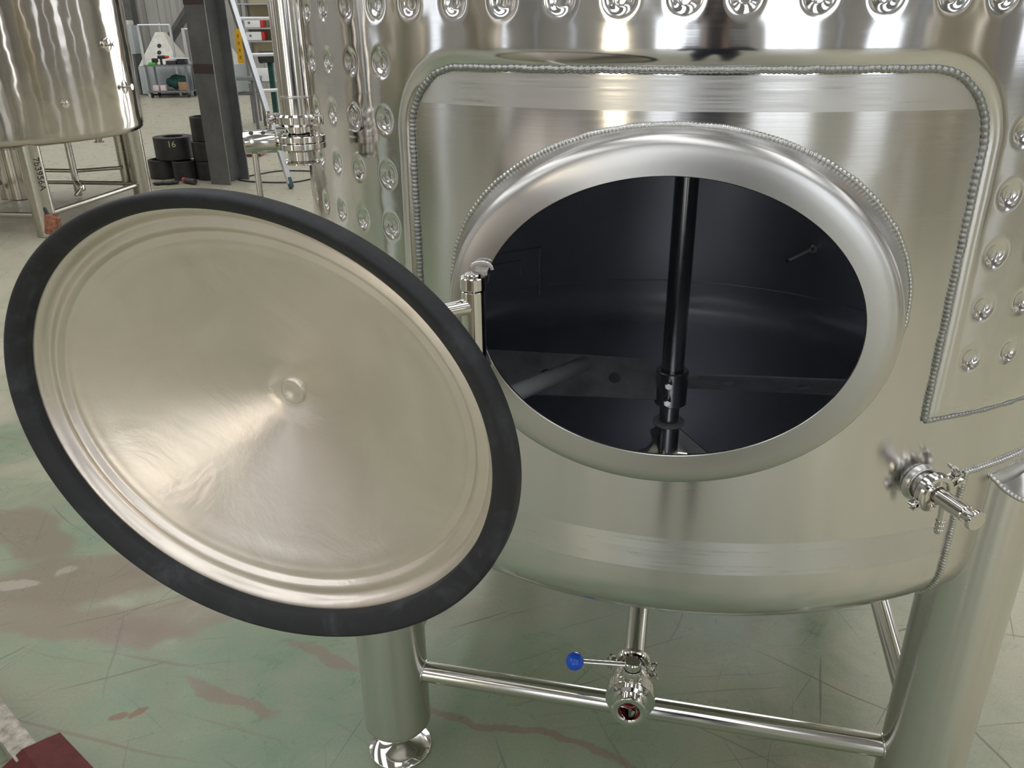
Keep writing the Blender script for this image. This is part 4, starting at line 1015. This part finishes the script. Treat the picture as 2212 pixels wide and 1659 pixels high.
# ================================================================== RUSTY CHANNEL AND RED PLATE, LOWER LEFT CORNER
tr = thing('steel_channel', (-1.50, -.34, 0), 'worn steel channel bar with a red-brown plate at lower left corner', 'steel bar')
a = Vector((-1.66, -.238, .066)); b = Vector((-1.378, -.478, .066)); d = (b - a).normalized(); F = frame(a, d, (0, 0, 1)); L = (b - a).length
bm = B(); box(bm, (.0, -.022, L / 2), (.044, .004, L), F, bev=.001); box(bm, (.0, .022, L / 2), (.044, .004, L), F, bev=.001); box(bm, (.0205, 0, L / 2), (.004, .044, L), F, bev=.001)
finish('channel', bm, M['worn'], tr)
bm = B(); G = frame(b - d * .022, d, (0, 0, 1))
v = [bm.verts.new(G @ Vector(q)) for q in ((.034, .004, .01), (.034, .004, .20), (.012, -.070, .0), (.004, -.078, .20), (-.012, .062, -.018), (-.02, .078, .20))]
bm.faces.new((v[0], v[1], v[3], v[2])); bm.faces.new((v[0], v[4], v[5], v[1]))
bmesh.ops.solidify(bm, geom=bm.faces[:], thickness=.003); finish('red_plate', bm, M['maroon'], tr)
for f in (.12, .80):
    bm = B(); box(bm, (-.044, 0, L * f), (.044, .04, .05), F); finish('support_block', bm, M['worn'], tr)
bm = B(); box(bm, (-.008, .0, L / 2), (.030, .036, L * .98), F); finish('shade_filler', bm, M['cable'], tr)  # dark filler in place of the shade inside the channel

# ================================================================== OTHER TANKS IN THE HALL (mirrored in the steel)
proto = None
for k, (x, y, h, lab) in enumerate(((-7.6, -.6, 3.4, 'steel tank standing left of the camera, nearest of its row'), (-9.8, -5.0, 3.4, 'steel tank standing left behind the camera'), (-10.2, 3.6, 3.6, 'steel tank beyond the left tank row'), (5.2, -5.6, 3.4, 'steel tank behind the camera at the right'), (6.6, -1.4, 3.4, 'steel tank to the right of the camera'))):
    if proto is None:
        rt0_ = thing('storage_tank', (x, y, 0), lab, 'tank', 'tanks standing round the hall')
        bm = B(); lathe(bm, [(0, 3.6), (.5, 3.55), (1.0, 3.35), (1.05, 3.25), (1.05, .55), (1.0, .48), (.3, .40), (0, .40)], Matrix.Translation((x, y, 0)), 96); finish('shell', bm, M['mirror2'], rt0_, 50)
        for a in (45, 135, 225, 315): bm = B(); c = Vector((x + .9 * math.cos(R(a)), y + .9 * math.sin(R(a)), 0)); cyl(bm, c, c + Vector((0, 0, .6)), .07, 20); finish('leg', bm, M['legsteel2'], rt0_, 40, loc=c)
        proto = rt0_
    else:
        r_ = proto.copy(); COL.objects.link(r_); r_.location = (x, y, 0); r_['label'] = lab
        for ch in list(proto.children): c_ = ch.copy(); COL.objects.link(c_); c_.parent = r_

# ================================================================== PHOTOGRAPHER (seen only as a reflection in the steel)
def person(loc, yaw):
    rt_ = thing('person', loc, 'person in dark clothes holding a phone, mirrored in the tank', 'person')
    def skin(name, pts, edges, rad, mat, sub=2):
        me = bpy.data.meshes.new(name); Rm = Matrix.Rotation(yaw, 4, 'Z'); me.from_pydata([Rm @ Vector(p) for p in pts], edges, []); o = bpy.data.objects.new(name, me); COL.objects.link(o)
        o.modifiers.new('s', 'SKIN'); sv_ = me.skin_vertices[0].data
        for i, r in enumerate(rad): sv_[i].radius = r if isinstance(r, tuple) else (r, r); sv_[i].use_root = (i == 0)
        ss = o.modifiers.new('u', 'SUBSURF'); ss.levels = ss.render_levels = sub
        dg = bpy.context.evaluated_depsgraph_get(); m2 = bpy.data.meshes.new_from_object(o.evaluated_get(dg)); bpy.data.objects.remove(o); m2.materials.clear(); m2.materials.append(M[mat]); m2.name = name
        for p in m2.polygons: p.use_smooth = True
        o = bpy.data.objects.new(name, m2); COL.objects.link(o); o.parent = rt_; return o
    P = [(0, 0, .95), (0, 0, 1.12), (0, .01, 1.32), (0, .0, 1.42), (0, .01, 1.50), (0, .035, 1.58), (0, .03, 1.68),
         (-.17, 0, 1.38), (-.23, .06, 1.18), (-.12, .24, 1.30), (-.05, .30, 1.38), (.17, 0, 1.38), (.23, .06, 1.18), (.12, .24, 1.30), (.05, .30, 1.38),
         (-.09, 0, .90), (-.10, .01, .50), (-.11, -.01, .09), (-.12, .12, .05), (.09, 0, .90), (.10, .01, .50), (.11, -.01, .09), (.12, .12, .05)]
    E_ = [(0, 1), (1, 2), (2, 3), (3, 4), (4, 5), (5, 6), (2, 7), (7, 8), (8, 9), (9, 10), (2, 11), (11, 12), (12, 13), (13, 14), (0, 15), (15, 16), (16, 17), (17, 18), (0, 19), (19, 20), (20, 21), (21, 22)]
    Rr_ = [(.16, .11), (.14, .10), (.17, .11), (.08, .07), .055, .085, .075, .062, .05, .037, .026, .062, .05, .037, .026, .09, .06, .042, .035, .09, .06, .042, .035]
    skin('body', P, E_, Rr_, 'navy')
    skin('head', [(0, .03, 1.50), (0, .035, 1.58), (0, .03, 1.67)], [(0, 1), (1, 2)], [.05, (.078, .095), (.075, .09)], 'skin')
    skin('hair', [(0, .0, 1.60), (0, .005, 1.69)], [(0, 1)], [(.080, .085), (.078, .09)], 'hair')
    for s in (-1, 1):
        skin('hand', [(s * .05, .30, 1.38), (s * .045, .335, 1.405), (s * .04, .355, 1.43)], [(0, 1), (1, 2)], [.026, .032, .024], 'skin')
    bm = B(); box(bm, (0, 0, 0), (.075, .008, .15), Matrix.Translation(Vector(loc)) @ Matrix.Rotation(yaw, 4, 'Z') @ Matrix.Translation((0, .37, 1.44)), bev=.006)
    tag(finish('phone', bm, M['black'], None, loc=Vector(loc) + Vector((0, .37, 1.36))), 'black phone held up by the mirrored person', 'phone')
person((-.34, -2.20, 0), R(-6))
